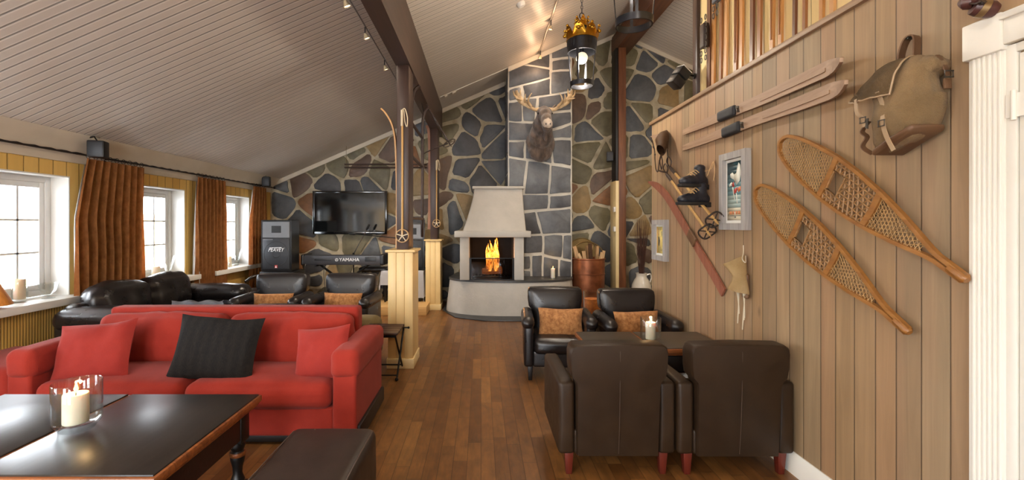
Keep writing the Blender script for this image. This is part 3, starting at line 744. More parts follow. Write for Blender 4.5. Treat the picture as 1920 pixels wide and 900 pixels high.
# blanket over the chair back
b = M(); b.grid(lambda u, v: V((-2.73 + .46 * u + .02 * math.sin(9 * v), 3.93 + .20 * v + .012 * math.sin(11 * u), .742 + .022 * math.sin(PI * v) + .008 * math.sin(17 * u + 5 * v) - (.09 * max(0, .25 - v) / .25) - .10 * max(0, v - .8) / .2)), 30, 18)
bm = b.bm; bmesh.ops.solidify(bm, geom=bm.faces[:], thickness=.012)
tag(build('blanket', b, GREYC), 'grey wool blanket folded over the back of a black leather chair', 'blanket')

# red sofa
SX0, SX1, SY0, SY1 = -3.085, -.80, 2.94, 3.72
e = thing('sofa', 'long red fabric sofa with two back cushions, facing the dark coffee table', 'sofa', ((SX0 + SX1) / 2, 3.35, 0))
aw = .175
b = M(); b.rbox(((SX0 + SX1) / 2, 3.33, .155), (SX1 - SX0 - 2 * aw + .02, .74, .19), .02, 6); build('base', b, RED, e)
b = M(); b.rbox(((SX0 + SX1) / 2, SY1 - .09, .47), (SX1 - SX0 - 2 * aw + .02, .14, .65), .03, 8, puff=(0, 0, .004)); build('backrest', b, RED, e)
sw = (SX1 - SX0 - 2 * aw) / 2
for k in range(2):
    cx = SX0 + aw + sw * (k + .5)
    b = M(); b.rbox((cx, 3.225, .325), (sw - .006, .60, .17), .06, 14, puff=(.006, .03, .03), wr=.011, wscale=4, seed=k * 3.); build('seat_cushion', b, RED, e)
    b = M(); b.rbox((0, 0, 0), (sw - .01, .19, .40), .075, 12, puff=(.008, .045, .016), wr=.022, wscale=5.2, seed=10 + k * 4., T=TR(cx, 3.49, .555) @ RX(-.16)); build('back_cushion', b, RED, e)
for sg, x0 in ((-1, SX0), (1, SX1 - aw)):
    c = x0 + aw / 2
    b = M(); b.rbox((c, 3.32, .29), (aw - .02, .77, .46), .02, 6, wr=.003, seed=sg)
    ar = build('arm', b, RED, e)
    def shp(q): return V((q.x, q.y, q.z + (.035 * ((q.y + .2) / .6) if q.z > -.2 else 0)))
    b = M(); b.rbox((c, 3.325, .535), (aw + .014, .80, .19), .05, 8, puff=(.004, .01, .008), wr=.006, wscale=6, seed=5 + sg); build('arm_cover', b, RED, ar)
b = M(); b.box(SX0 + .02, SX1 - .01, SY0 + .03, SY0 + .07, .02, .085, .006); b.box(SX0 + .02, SX1 - .01, SY1 - .08, SY1 - .03, .02, .085, .006); b.box(SX1 - .03, SX1 + .012, SY0 + .03, SY1 - .03, .02, .13, .006); b.box(SX0 - .012, SX0 + .03, SY0 + .03, SY1 - .03, .02, .13, .006)
build('plinth_rail', b, DARKLEG, e)
for x in (SX0 + .07, SX1 - .07):
    for y in (SY0 + .07, SY1 - .07): build('leg', M().box(x - .03, x + .03, y - .03, y + .03, 0, .03, .004), DARKLEG, e)
cushion('square red cushion against the window-side arm of the red sofa', .50, .40, .15, (-2.66, 3.12, .575), -.40, .10, REDP, 21, wr=.016, roll=-.08)
cushion('small red cushion against the arm of the red sofa nearest the column', .39, .36, .13, (-1.10, 3.14, .56), -.40, -.10, REDP, 25, wr=.014, roll=-.12)
cushion('black woven cushion in the middle of the red sofa', .60, .44, .15, (-1.83, 3.13, .59), -.36, -.03, BSTRIPE, 29, wr=.012, roll=.04)
# corner of another red seat
e = thing('footstool', 'red upholstered footstool by the window wall beside the red sofa', 'footstool', (-3.44, 3.33, 0))
b = M(); b.rbox((-3.44, 3.33, .29), (.60, .62, .38), .06, 6, puff=(.005, .005, .02), wr=.005); build('seat', b, RED, e)
for x in (-3.68, -3.2):
    for y in (3.08, 3.58): build('leg', M().box(x - .025, x + .025, y - .025, y + .025, 0, .11, .003), DARKLEG, e)
e = thing('wall_bench', 'low white bench along the beadboard under the first window', 'bench', (-3.84, 3.86, 0))
b = M().box(-3.935, -3.50, 3.68, 3.88, .36, .40, .006); build('seat', b, WHITE, e)
for y in (3.69, 3.83): build('leg', M().box(-3.92, -3.88, y, y + .04, 0, .36, .003), WHITE, e)

# black sofa along the windows
e = thing('sofa', 'black leather sofa along the window wall below the orange curtains', 'sofa', (-3.36, 4.85, 0))
b = M(); b.rbox((-3.36, 4.85, .23), (.82, 1.70, .26), .04, 6); build('base', b, BLACK, e)
b = M(); b.rbox((-3.66, 4.85, .45), (.20, 1.66, .56), .08, 8, wr=.008); build('backrest', b, BLACK, e)
for k, y in enumerate((4.53, 5.2)):
    b = M(); b.rbox((-3.27, y, .41), (.62, .66, .16), .06, 6, puff=(.01, .01, .025), wr=.01, seed=k); build('seat_cushion', b, BLACK, e)
    b = M(); b.rbox((0, 0, 0), (.24, .66, .40), .10, 8, puff=(.04, .02, .03), wr=.028, wscale=5, seed=30 + 5 * k, T=TR(-3.60, 4.50 + k * .68, .665) @ RY(-.18)); build('back_cushion', b, BLACK, e)
for y in (4.06, 5.66):
    b = M(); b.rbox((-3.33, y, .36), (.84, .22, .48), .05, 6, wr=.006); b.rbox((-3.33, y, .60), (.86, .27, .20), .09, 7, puff=(.01, .01, .01), wr=.012, wscale=6, seed=y); build('arm', b, BLACK, e)
for x in (-3.7, -3.0):
    for y in (4.05, 5.65): build('leg', M().box(x - .03, x + .03, y - .03, y + .03, 0, .11, .004), DARKLEG, e)

# leather ottoman in front
e = thing('ottoman', 'dark brown leather ottoman with a stitched seam in front of the red sofa', 'ottoman', (-.70, 1.84, 0))
b = M(); b.rbox((-.72, 1.84, .25), (.415, .82, .40), .045, 8, puff=(.004, .004, .006), wr=.003); o = build('body', b, OTTO, e)
b = M()
for x in (-.912, -.528): b = M(); b.tube([(x, 1.47, .441), (x, 1.6, .446), (x, 2.0, .446), (x, 2.21, .441)], .003, 6); build('piping', b, mat('piping_leather', S(70, 54, 46), .35, var=.1), o)
for x in (-.88, -.56):
    for y in (1.5, 2.18): build('leg', M().box(x - .025, x + .025, y - .025, y + .025, 0, .055, .003), DARKLEG, e)

# coffee tables
TOP = mat_wood('black_table_top', S(24, 20, 18), S(42, 36, 33), 'Y', .33, .6, .05, 0.)
TOPB = mat_wood('brown_table_top', S(50, 44, 38), S(70, 62, 52), 'X', .38, .6, .1)
EDGEW = mat_wood('worn_table_edge', S(92, 48, 24), S(150, 88, 44), 'X', .4)
APR = mat_wood('table_apron', S(30, 14, 12), S(44, 20, 16), 'X', .4)
def coffee_table(label, x0, x1, y0, y1, seam, zt, top, drawer, group=None):
    e = thing('coffee_table', label, 'table', ((x0 + x1) / 2, (y0 + y1) / 2, 0), group)
    for a, b_ in ((x0, seam - .004), (seam + .004, x1)):
        p = build('tabletop', M().box(a + .012, b_ - (.012 if b_ == x1 else 0), y0 + .012, y1 - .012, zt - .022, zt, .003), top, e)
    m = M(); m.box(x0, x1, y0, y1, zt - .040, zt - .006, .008); m.box(x0 + .012, x1 - .012, y0 + .012, y1 - .012, zt - .056, zt - .038, .006); build('moulded_edge', m, EDGEW, e)
    i = .05; m = M(); m.box(x0 + i, x1 - i, y0 + i, y0 + i + .02, zt - .19, zt - .05); m.box(x0 + i, x1 - i, y1 - i - .02, y1 - i, zt - .19, zt - .05)
    m.box(x0 + i, x0 + i + .02, y0 + i, y1 - i, zt - .19, zt - .05); m.box(x1 - i - .02, x1 - i, y0 + i, y1 - i, zt - .19, zt - .05); build('apron', m, APR, e)
    for x in (x0 + .085, x1 - .085):
        for y in (y0 + .085, y1 - .085):
            m = M(); m.box(x - .04, x + .04, y - .04, y + .04, zt - .21, zt - .05, .004)
            m.lathe([(.026, .14), (.034, .155), (.028, .17), (.022, .19), (.024, .22), (.034, zt - .30), (.036, zt - .27), (.028, zt - .255), (.034, zt - .24), (.036, zt - .225), (.03, zt - .205)], (x, y, 0), 20)
            m.box(x - .036, x + .036, y - .036, y + .036, .05, .14, .004); m.lathe([(.02, 0), (.032, .012), (.034, .03), (.026, .05)], (x, y, 0), 18)
            l = build('leg', m, DARKLEG, e)
            build('leg_ring', M().lathe([(.0355, zt - .283), (.038, zt - .277), (.0385, zt - .268), (.0365, zt - .262)], (x, y, 0), 20), EDGEW, l, 'worn gilt ring on the leg')
    m = M(); m.box(x0 + .06, x1 - .06, y0 + .06, y1 - .06, .075, .10, .004); s = build('shelf', m, TOP, e)
    m = M(); m.box(x0 + .055, x1 - .055, y1 - .07, y1 - .055, .07, .106, .004); build('shelf_edge', m, EDGEW, s); m = M(); m.box(x0 + .055, x1 - .055, y0 + .055, y0 + .07, .07, .106, .004); build('shelf_edge', m, EDGEW, s)
    if drawer:
        for k in range(2):
            w = (x1 - x0 - .26) / 2; a = x0 + .13 + k * w
            d = build('drawer', M().box(a + .01, a + w - .01, y0 + i - .012, y0 + i + .002, zt - .175, zt - .065, .004), TOP, e)
            m = M(); m.lathe([(.006, 0), (.006, .012), (.016, .018), (.018, .026), (.012, .034)], (0, 0, 0), 14, T=TR(a + w / 2, y0 + i - .012, zt - .12) @ RX(PI / 2)); build('knob', m, mat('red_wood_knob', S(132, 58, 34), .4), d)
    return e
coffee_table('wide black coffee table with worn gilt edge in front of the red sofa', -2.505, -1.15, 1.595, 2.385, -1.84, .56, TOP, False)
coffee_table('dark brown coffee table between the four chairs by the plank wall', .775, 1.795, 3.24, 3.76, 1.235, .56, TOPB, True)

# folding tray stool
e = thing('folding_stool', 'small folding stool with dark slatted top and crossed iron legs by the column', 'stool', (-.93, 4.36, 0))
x0, x1 = -1.12, -.77; m = M()
for k in range(5): y = 4.17 + k * .082; m.box(x0, x1, y, y + .076, .425, .447, .004)
build('seat', m, mat_wood('slat_wood', S(50, 30, 22), S(72, 44, 32), 'X', .4), e)
IRON = mat('black_iron', S(22, 20, 20), .4, .6, var=.1)
for y in (4.165, 4.565): m = M(); m.box(x0, x1 - .01, y, y + .013, .405, .425); build('top_frame', m, IRON, e)
m = M(); m.tube([(x1 - .02, 4.53, .415), (x1 + .04, 4.53, .415)], .007, 8); m.ball((x1 + .045, 4.53, .415), .012, 10, 8); build('knob', m, IRON, e)
for x in (x0 + .02, x1 - .02):
    m = M(); m.tube([(x, 4.18, .41), (x, 4.56, .012)], .009, 8); m.ball((x, 4.56, .017), .017, 10, 8); build('leg', m, IRON, e)
    m = M(); m.tube([(x + .012, 4.56, .41), (x + .012, 4.18, .012)], .009, 8); m.ball((x + .012, 4.18, .017), .017, 10, 8); build('leg', m, IRON, e)
for y, o in ((4.53, .02), (4.21, .03)): build('stretcher', M().tube([(x0 + o, y, .045), (x1 - .04 + o, y, .045)], .007, 8), IRON, e)
# olive pouf behind the sofa
e = thing('pouf', 'olive upholstered pouf between the red sofa and the black chairs', 'pouf', (-1.28, 4.85, 0))
b = M(); b.rbox((-1.22, 4.72, .27), (.34, .30, .42), .07, 6, puff=(.01, .01, .02), wr=.006); build('seat', b, OLIVE, e)
for x in (-1.33, -1.11):
    for y in (4.63, 4.81): build('leg', M().box(x - .02, x + .02, y - .02, y + .02, 0, .07, .003), DARKLEG, e)
# ------------------------------------------------------------------ fireplace end of the room
PLAST = mat('white_plaster', S(178, 173, 164), .7, var=.06, vscale=5, bmp=.25, bscale=30)
HSL = mat('hearth_slate', S(62, 62, 62), .4, var=.25, vscale=5, bmp=.2, bscale=25)
SOOT = mat('soot', S(24, 21, 20), .9, var=.3, bmp=.3, bscale=30)
BLK = mat('black_metal', S(16, 16, 17), .35, .5, var=.1)
CAST = mat('black_plastic', S(18, 18, 20), .42, var=.1)
e = thing('fireplace', 'white plastered open fireplace with flared hood on a curved base', 'fireplace', (.2, 7.6, 0))
def base_pts(grow, z):
    pts = []
    for i in range(25):
        a = PI + PI * i / 24
        pts.append(V((.50 + (1.03 + grow) * math.cos(a), 7.715 + (.62 + grow) * math.sin(a) * (abs(math.sin(a)) ** -.25 if abs(math.sin(a)) > .01 else 1), z)))
    return pts
b = M(); bm = b.bm; rings = [[bm.verts.new(p) for p in base_pts(g, z)] + [bm.verts.new((1.53 - .0, 7.722, z)), bm.verts.new((-.53 - g, 7.722, z))] for g, z in ((.06, .018), (.055, .08), (.02, .35), (.0, .53))]
for A, B in zip(rings, rings[1:]):
    for j in range(len(A)): b._face([A[j], A[(j + 1) % len(A)], B[(j + 1) % len(A)], B[j]])
b._face(rings[0]); b._face(rings[-1])
b.box(-.44, .452, 7.70, 8.42, .018, .53)
for v in bm.verts: v.co.x = min(v.co.x, 1.53)
build('hearth_base', b, PLAST, e)
b = M(); b.prism(base_pts(.015, .53) + [V((1.535, 7.718, .53)), V((.452, 7.718, .53)), V((.452, 8.40, .53)), V((-.44, 8.40, .53)), V((-.52, 7.718, .53))], (0, 0, .032), bev=.005)
build('hearth_top', b, HSL, e, 'dark slate top of the curved base')
zt = 1.24; hb = .562
for x0, x1, lab in ((-.335, -.185, 'pillar'), (.525, .678, 'pillar')):
    build('pillar', M().box(x0, x1, 7.16, 7.66, hb, zt, .012), PLAST, e)
b = M(); b.box(-.42, .785, 7.10, 7.715, zt, zt + .10, .014); b.box(-.42, .45, 7.70, 8.40, zt, zt + .10, .01); build('mantel', b, PLAST, e)
b = M(); bm = b.bm; rows = []
for i in range(11):
    t = i / 10; k = (1 - t) ** 1.35
    x0 = -.115 - .175 * k; x1 = .690 + .025 * k; y0 = 7.50 - .34 * k; z = zt + .10 + t * .69
    rr_ = .03; rows.append([bm.verts.new(p) for p in ((x0, 8.38 if i > -1 else 0, z), (x0, y0 + rr_, z), (x0 + rr_ * .3, y0 + rr_ * .3, z), (x0 + rr_, y0, z), (x1 - rr_, y0, z), (x1 - rr_ * .3, y0 + rr_ * .3, z), (x1, y0 + rr_, z), (x1, 7.716, z), (.452, 7.716, z), (.452, 8.38, z))])
for A, B in zip(rows, rows[1:]):
    for j in range(len(A)): b._face([A[j], A[(j + 1) % len(A)], B[(j + 1) % len(A)], B[j]])
b._face(rows[0][::-1]); b._face(rows[-1]); build('hood', b, PLAST, e)
b = M(); b.box(-.145, .715, 7.46, 7.714, 2.03, 2.075, .012); b.box(-.145, .45, 7.70, 8.38, 2.03, 2.075, .012); build('hood_cap', b, PLAST, e)
b = M(); b.box(-.185, .525, 7.64, 7.70, hb, zt); b.box(-.185, -.17, 7.3, 7.64, hb, zt); b.box(.51, .525, 7.3, 7.64, hb, zt); b.box(-.17, .51, 7.2, 7.64, zt - .012, zt); build('firebox', b, SOOT, e, 'sooty black lining')
b = M(); b.box(-.185, -.155, 7.185, 7.21, hb, hb + .35); b.box(.495, .525, 7.185, 7.21, hb, hb + .35); b.box(-.155, .495, 7.185, 7.21, hb + .338, hb + .35); b.box(-.155, .495, 7.185, 7.21, hb, hb + .014)
g = build('fire_guard', b, BLK, e)
build('guard_glass', M().box(-.155, .495, 7.195, 7.20, hb + .014, hb + .338), mat_pane('guard_pane', .1, (.62, .62, .64, 1)), g)
b = M(); [b.tube([(-.12 + .05 * k, 7.30, hb + .05), (-.12 + .05 * k, 7.58, hb + .05)], .008, 6) for k in range(12)]; b.tube([(-.14, 7.32, hb + .035), (.48, 7.32, hb + .035)], .01, 6); b.tube([(-.14, 7.56, hb + .035), (.48, 7.56, hb + .035)], .01, 6)
for x in (-.12, .46):
    for y in (7.32, 7.56): b.tube([(x, y, hb), (x, y, hb + .04)], .01, 6)
build('fire_grate', b, BLK, e)
CHAR = mat('charred_log', S(52, 44, 40), .9, var=.4, vscale=14, bmp=.6, bscale=40, emit=(1, .22, .03, 1), estr=.25)
GL = 'logs burning in the fireplace'
for i, (a, c, r) in enumerate((((.02, 7.40, hb + .118), (.34, 7.46, hb + .112), .05), ((.05, 7.50, hb + .10), (.33, 7.38, hb + .17), .042), ((.08, 7.42, hb + .08), (.17, 7.47, hb + .38), .045), ((.28, 7.43, hb + .08), (.20, 7.48, hb + .36), .05))):
    m = M(); m.tube([V(a) + (V(c) - V(a)) * t for t in (0, .3, .6, 1)], [r, r * 1.1, r * .95, r * .9], 7)
    tag(build('burning_log', m, CHAR), ('charred log lying lowest in the fire', 'charred log lying across the others in the fire', 'upright charred log leaning on the left in the fire', 'upright charred log leaning on the right in the fire')[i], 'log', GL)
def mat_flame(name):
    m = bpy.data.materials.new(name); m.use_nodes = True; nt = m.node_tree; nt.nodes.clear(); MATS[name] = m
    o = N(nt, 'ShaderNodeOutputMaterial'); em = N(nt, 'ShaderNodeEmission'); tr = N(nt, 'ShaderNodeBsdfTransparent'); mx = N(nt, 'ShaderNodeMixShader')
    co = objco(nt); f = noise_(nt, mapping(nt, co, (9, 9, 5)), 1.5, 3, .6, 1.)
    nt.links.new(ramp(nt, f, [(.30, (1, .10, .01, 1)), (.5, (1, .30, .03, 1)), (.68, (1, .66, .16, 1))]), em.inputs[0]); em.inputs[1].default_value = 2.6
    nt.links.new(ramp(nt, f, [(.37, (0, 0, 0, 1)), (.54, (1, 1, 1, 1))]), mx.inputs[0]); nt.links.new(tr.outputs[0], mx.inputs[1]); nt.links.new(em.outputs[0], mx.inputs[2]); nt.links.new(mx.outputs[0], o.inputs[0]); return m
FL = mat_flame('fire_flame'); m = M(); fr = random.Random(4)
for k in range(7):
    x = .19 + fr.uniform(-.085, .085); y = 7.42 + fr.uniform(-.05, .06); h = .52 * (1 - abs(x - .21) * 4.2) + fr.uniform(.05, .12); w = fr.uniform(.025, .05)
    pts = [V((x + .03 * math.sin(k + 5 * t) * t, y + .02 * math.cos(2 * k + 4 * t) * t, hb + .12 + h * t)) for t in [i / 9 for i in range(10)]]
    m.tube(smoothpath(pts, 2), [w * max(.03, (math.sin(PI * min(1, .22 + .78 * i / 18)) ** .8) * (1 - .45 * i / 18)) for i in range(19)], 8)
tag(build('flames', m, FL), 'orange flames rising from the logs in the white fireplace', 'fire', kind='stuff')
light('fire_light', 'POINT', (.17, 7.36, hb + .33), 14, (1, .42, .12), .09)
# candle helper
WAX = mat('candle_wax', S(236, 226, 204), .5, var=.03); WAX.node_tree.nodes['Principled BSDF'].inputs['Subsurface Weight'].default_value = .3
WICK = mat('wick', S(30, 24, 20), .8, var=0); CFL = mat_emit('candle_flame', (1, .50, .12, 1), 7.0); GLASS = mat_pane('clear_glass', .14, (.97, .985, .98, 1))
def candle(label, c, r, h, lit, group=None):
    c = V(c); e = thing('candle', label, 'candle', c, group)
    build('wax', M().lathe([(r * .96, 0), (r, .004), (r, h - .006), (r * .97, h), (r * .8, h + .001), (r * .5, h - .008), (.002, h - .010)], c, 28), WAX, e)
    build('wick', M().tube([c + V((0, 0, h - .012)), c + V((.002, 0, h + .010))], .0016, 5), WICK, e)
    if lit:
        s = max(.8, r / .04)
        build('flame', M().lathe([(.001, 0), (.005 * s, .006 * s), (.0075 * s, .015 * s), (.0048 * s, .026 * s), (.002 * s, .038 * s), (.0004, .046 * s)], c + V((.002, 0, h + .004)), 12), CFL, e)
        light('candle_light', 'POINT', c + V((0, 0, h + .05)), .9, (1, .6, .25), .012)
    return e
def hurricane(label, c, r, h, foot=True, group=None):
    c = V(c); t = .004
    prof = [(r * .72, 0), (r * .74, .006), (r * .80, .014), (r * .97, .03), (r, .05), (r, h - .003), (r - t * .5, h), (r - t, h - .003), (r - t, .052), (r * .93, .036), (r * .75, .026), (.001, .024)]
    o = build('candle_glass', M().lathe(prof, c, 40, cap=True), GLASS); return tag(o, label, 'candle glass', group)
candle('white candle burning on the slate hearth right of the fire', (1.18, 7.45, .563), .035, .155, True)

# moose head
FUR = mat('moose_fur', S(58, 45, 37), .9, var=.35, vscale=9, bmp=1., bscale=90, col2=S(96, 79, 67), stretch=(1.6, 1.6, .7), sheen=.3)
e = thing('moose_head', 'mounted moose head with pale antlers on the chimney breast', 'animal head', (1.01, 7.70, 2.5))
balls = [((1.006, 7.66, 2.82), (.25, .12, .26), None), ((1.0, 7.63, 2.66), (.20, .12, .16), None), ((1.0, 7.62, 2.58), (.10, .09, .09), None), ((1.006, 7.56, 2.93), (.20, .17, .24), None), ((1.008, 7.47, 3.05), (.165, .17, .20), None), ((1.012, 7.38, 3.14), (.135, .16, .15), None),
         ((1.014, 7.28, 3.22), (.125, .13, .125), None), ((1.016, 7.18, 3.17), (.105, .14, .12), RX(.5)), ((1.018, 7.07, 3.07), (.088, .13, .105), RX(.7)), ((1.02, 6.99, 2.98), (.088, .095, .10), None), ((1.02, 7.02, 2.92), (.07, .08, .055), None),
         ((1.022, 7.2, 2.86), (.035, .04, .10), None), ((.955, 7.3, 3.27), (.05, .06, .05), None), ((1.075, 7.3, 3.27), (.05, .06, .05), None)]
me = remesh(balls, .014, 8)
for v in me.vertices:
    q = v.co; k = 1 if q.y > 7.2 else .35
    v.co = q + V((noise.noise(q * 13), noise.noise(q * 13 + V((9, 0, 0))), noise.noise(V((q.x * 22, q.y * 22, q.z * 7))))) * .014 * k
me.materials.append(FUR); put('head_and_neck', me, e)
MUZ = mat('muzzle_fur', S(176, 162, 148), .85, var=.3, vscale=16, bmp=.8, bscale=90)
me = remesh([((1.02, 6.965, 2.985), (.082, .075, .085), None), ((1.02, 6.985, 2.935), (.066, .065, .05), None), ((1.02, 7.03, 3.06), (.066, .08, .06), None)], .010, 6); me.materials.append(MUZ); mo = put('muzzle', me, e); mo['label'] = 'pale grey muzzle'
EYE = mat('dark_eye', S(12, 10, 9), .1, var=0)
m = M(); [m.ball((1.02 + s * .030, 6.902, 2.975), (.012, .008, .016), 10, 8) for s in (-1, 1)]; build('nostrils', m, EYE, mo)
for s in (-1, 1):
    build('eye', M().ball((1.014 + s * .108, 7.19, 3.205), .017, 12, 8), EYE, e)
    m = M(); A = V((1.014 + s * .105, 7.36, 3.27)); B = V((1.014 + s * .205, 7.40, 3.40)); d = B - A
    m.tube([A, A + d * .25, A + d * .6, A + d * .88, B], [.025, .048, .05, .03, .006], 10, flat=(1, .45), up=(0, 1, .2)); build('ear', m, FUR, e)
ANT = mat('antler', S(150, 124, 88), .55, var=.25, vscale=10, bmp=.3, bscale=50, col2=S(186, 160, 124))
for s in (-1, 1):
    m = M(); K = lambda dx, dz, dy=0: V((1.014 + s * dx, 7.30 + dy, 3.30 + dz))
    m.tube(smoothpath([K(.07, .0), K(.15, -.015, -.03), K(.23, .02, -.05), K(.31, .07, -.06), K(.38, .13, -.05), K(.43, .22, -.02), K(.455, .30)], 4), [.030] * 4 + [.028] * 4 + [.036] * 4 + [.046] * 4 + [.050] * 4 + [.034] * 4 + [.006], 10, flat=(1, .55), up=(0, 0, 1))
    for pts in ((K(.22, .03, -.06), K(.27, .09, -.13), K(.25, .16, -.17), K(.215, .21, -.17)), (K(.31, .08, -.06), K(.32, .14, -.12), K(.31, .21, -.13)), (K(.37, .13, -.05), K(.42, .13, -.12), K(.47, .14, -.14)), (K(.40, .18, -.04), K(.385, .25, -.02), K(.38, .32, -.02)), (K(.42, .16, -.04), K(.48, .22, -.02), K(.50, .30, 0))):
        m.tube(smoothpath(pts, 4), [.026 - .022 * i / (len(pts) * 4 - 4) for i in range(len(pts) * 4 - 3)], 8)
    build('antler', m, ANT, e)

# television
e = thing('television', 'flat black television on the stone wall above the keyboard', 'television', (-2.44, 8.40, 1.25))
x0, x1, z0, z1 = -3.10, -1.735, 1.262, 2.058
b = M(); b.box(x0, x1, 8.345, 8.40, z0, z1, .006); b.box(x0 + .3, x1 - .3, 8.40, 8.47, z0 + .15, z1 - .15, .01); build('body', b, CAST, e)
b = M(); w = .035
for bx in ((x0, x0 + w, z0, z1), (x1 - w, x1, z0, z1), (x0 + w, x1 - w, z1 - w, z1), (x0 + w, x1 - w, z0, z0 + w * 1.5)): b.box(bx[0], bx[1], 8.335, 8.348, bx[2], bx[3], .003)
build('bezel', b, mat('gloss_black', S(10, 10, 11), .12, var=0, coat=.4), e)
build('screen', M().box(x0 + w, x1 - w, 8.341, 8.346, z0 + w * 1.5, z1 - w), mat('tv_screen', S(14, 16, 17), .08, var=0, spec=.6), e)

# loudspeaker with horn on its bass cabinet
GR = mat('speaker_grille', S(44, 46, 50), .5, .3, var=.15, vscale=200); HORN = mat('horn_grey', S(108, 110, 114), .45, var=.08); LW = mat('logo_white', S(226, 228, 230), .4, var=0)
def box_speaker(name, label, cx, y0, z0, w, h, d, logo):
    e = thing(name, label, 'loudspeaker', (cx, y0 + d / 2, z0)); b = M()
    b.prism([V((cx - w / 2, y0, z0)), V((cx + w / 2, y0, z0)), V((cx + w * .40, y0 + d, z0)), V((cx - w * .40, y0 + d, z0))], (0, 0, h), bev=.012); build('cabinet', b, CAST, e)
    hz0, hz1 = z0 + h * .66, z0 + h - .03; hx0, hx1 = cx - w / 2 + .03, cx + w / 2 - .03
    b = M(); bm = b.bm
    o = [(hx0, hz0), (hx1, hz0), (hx1, hz1), (hx0, hz1)]; i1 = [(hx0 + .015, hz0 + .015), (hx1 - .015, hz0 + .015), (hx1 - .015, hz1 - .015), (hx0 + .015, hz1 - .015)]
    mz = (hz0 + hz1) / 2; i2 = [(cx - .075, mz - .05), (cx + .075, mz - .05), (cx + .075, mz + .06), (cx - .075, mz + .06)]
    rows = [[bm.verts.new((x, y, z)) for x, z in q] for q, y in ((o, y0 + .002), (o, y0 - .012), (i1, y0 - .012), (i2, y0 - .004))]
    for A, B in zip(rows, rows[1:]):
        for j in range(4): b._face([A[j], A[(j + 1) % 4], B[(j + 1) % 4], B[j]])
    hn = build('horn', b, HORN, e); build('horn_throat', M().box(cx - .076, cx + .076, y0 - .0045, y0 + .001, mz - .051, mz + .061), mat('throat_black', S(12, 12, 13), .6, var=0), hn)
    gz0, gz1 = z0 + .04, z0 + h * .64; b = M().box(hx0, hx1, y0 - .012, y0 + .002, gz0, gz1, .006); g = build('grille', b, GR, e)
    b = M(); c = V((cx, y0 - .012, (gz0 + gz1) / 2)); R = min(w, gz1 - gz0) * .40
    b.lathe([(R * .98, -.0005), (R, .003), (R * 1.03, -.0005)], c, 36, T=RX(PI / 2), cap=False); b.lathe([(R * .30, -.0005), (R * .32, .003), (R * .34, -.0005)], c, 24, T=RX(PI / 2), cap=False); build('cone_ring', b, mat('cone_dark', S(26, 27, 30), .5, var=0), g)
    if logo:
        T = TR(cx - .005, y0 - .0135, gz0 + (gz1 - gz0) * .63) @ RX(PI / 2)
        me = text_mesh('PEAVEY', .088, T, .001, .35, .82); me.materials.append(LW); put('lettering', me, g)
        b = M(); b.strip([(cx - .10, y0 - .0135, gz0 + (gz1 - gz0) * .63 + .034), (cx + .085, y0 - .0135, gz0 + (gz1 - gz0) * .63 + .040)], .007, .002, (0, 0, 1)); build('logo_stroke', b, LW, g)
        b = M(); b.box(cx - .022, cx + .022, y0 - .0135, y0 - .012, gz0 + .02, gz0 + .066); bd = build('badge', b, mat('badge_red', S(176, 60, 58), .4, var=0), g, 'small red badge with a white triangle')
        build('badge_triangle', M().prism([V((cx - .014, y0 - .0135, gz0 + .024)), V((cx + .014, y0 - .0135, gz0 + .024)), V((cx, y0 - .0135, gz0 + .060))], (0, -.001, 0)), LW, bd)
        build('model_strip', M().box(hx0 + .01, hx0 + .16, y0 - .0135, y0 - .012, gz1 - .022, gz1 - .010), HORN, g)
    return e
box_speaker('loudspeaker', 'large black loudspeaker with grey horn beside the window wall', -3.26, 7.22, .69, .485, .825, .42, True)
e = thing('bass_cabinet', 'black bass cabinet under the large loudspeaker by the window wall', 'loudspeaker', (-3.26, 7.43, .14))
build('cabinet', M().box(-3.53, -2.99, 7.215, 7.70, .14, .688, .014), CAST, e); build('grille', M().box(-3.49, -3.03, 7.203, 7.216, .20, .60, .004), GR, e); build('front_strip', M().box(-3.50, -3.02, 7.203, 7.216, .63, .66, .003), HORN, e)
box_speaker('loudspeaker', 'black loudspeaker on a white draped table between the two columns', -1.175, 7.72, .672, .42, .80, .36, False)

# draped table
e = thing('small_table', 'small table hidden under a white cloth behind the nearer column', 'table', (-1.33, 7.95, .14))
build('tabletop', M().box(-1.65, -1.01, 7.66, 8.24, .63, .66, .004), DARKLEG, e)
for x in (-1.62, -1.04):
    for y in (7.69, 8.21): build('leg', M().box(x - .02, x + .02, y - .02, y + .02, .14, .63, .003), DARKLEG, e)
def cloth(u, v):
    x = -1.33 + (u - .5) * 1.18; y = 7.95 + (v - .5) * 1.12; ox = max(0, abs(x + 1.33) - .345); oy = max(0, abs(y - 7.95) - .305)
    xx = -1.33 + max(-.345, min(.345, x + 1.33)); yy = 7.95 + max(-.305, min(.305, y - 7.95)); sx = 1 if x > -1.33 else -1; sy = 1 if y > 7.95 else -1
    drop = math.hypot(ox, oy); k = 1.9 if x > -1.33 else 1.0
    xx += sx * (.012 * (ox > 0) + .035 * min(1, drop * 2) * min(ox, .25) / .25) + .012 * math.sin(16 * v + 3) * min(1, drop * 8); yy += sy * (.012 * (oy > 0) + .06 * min(oy, .25)) + .012 * math.sin(18 * u) * min(1, drop * 8)
    return V((xx, yy, max(.148, .666 - drop * k * .95)))
b = M(); b.grid(cloth, 36, 36); bmesh.ops.solidify(b.bm, geom=b.bm.faces[:], thickness=.003)
tag(build('tablecloth', b, mat('white_cloth', S(222, 222, 226), .85, var=.04)), 'white cloth draped over the small table behind the nearer column', 'tablecloth')

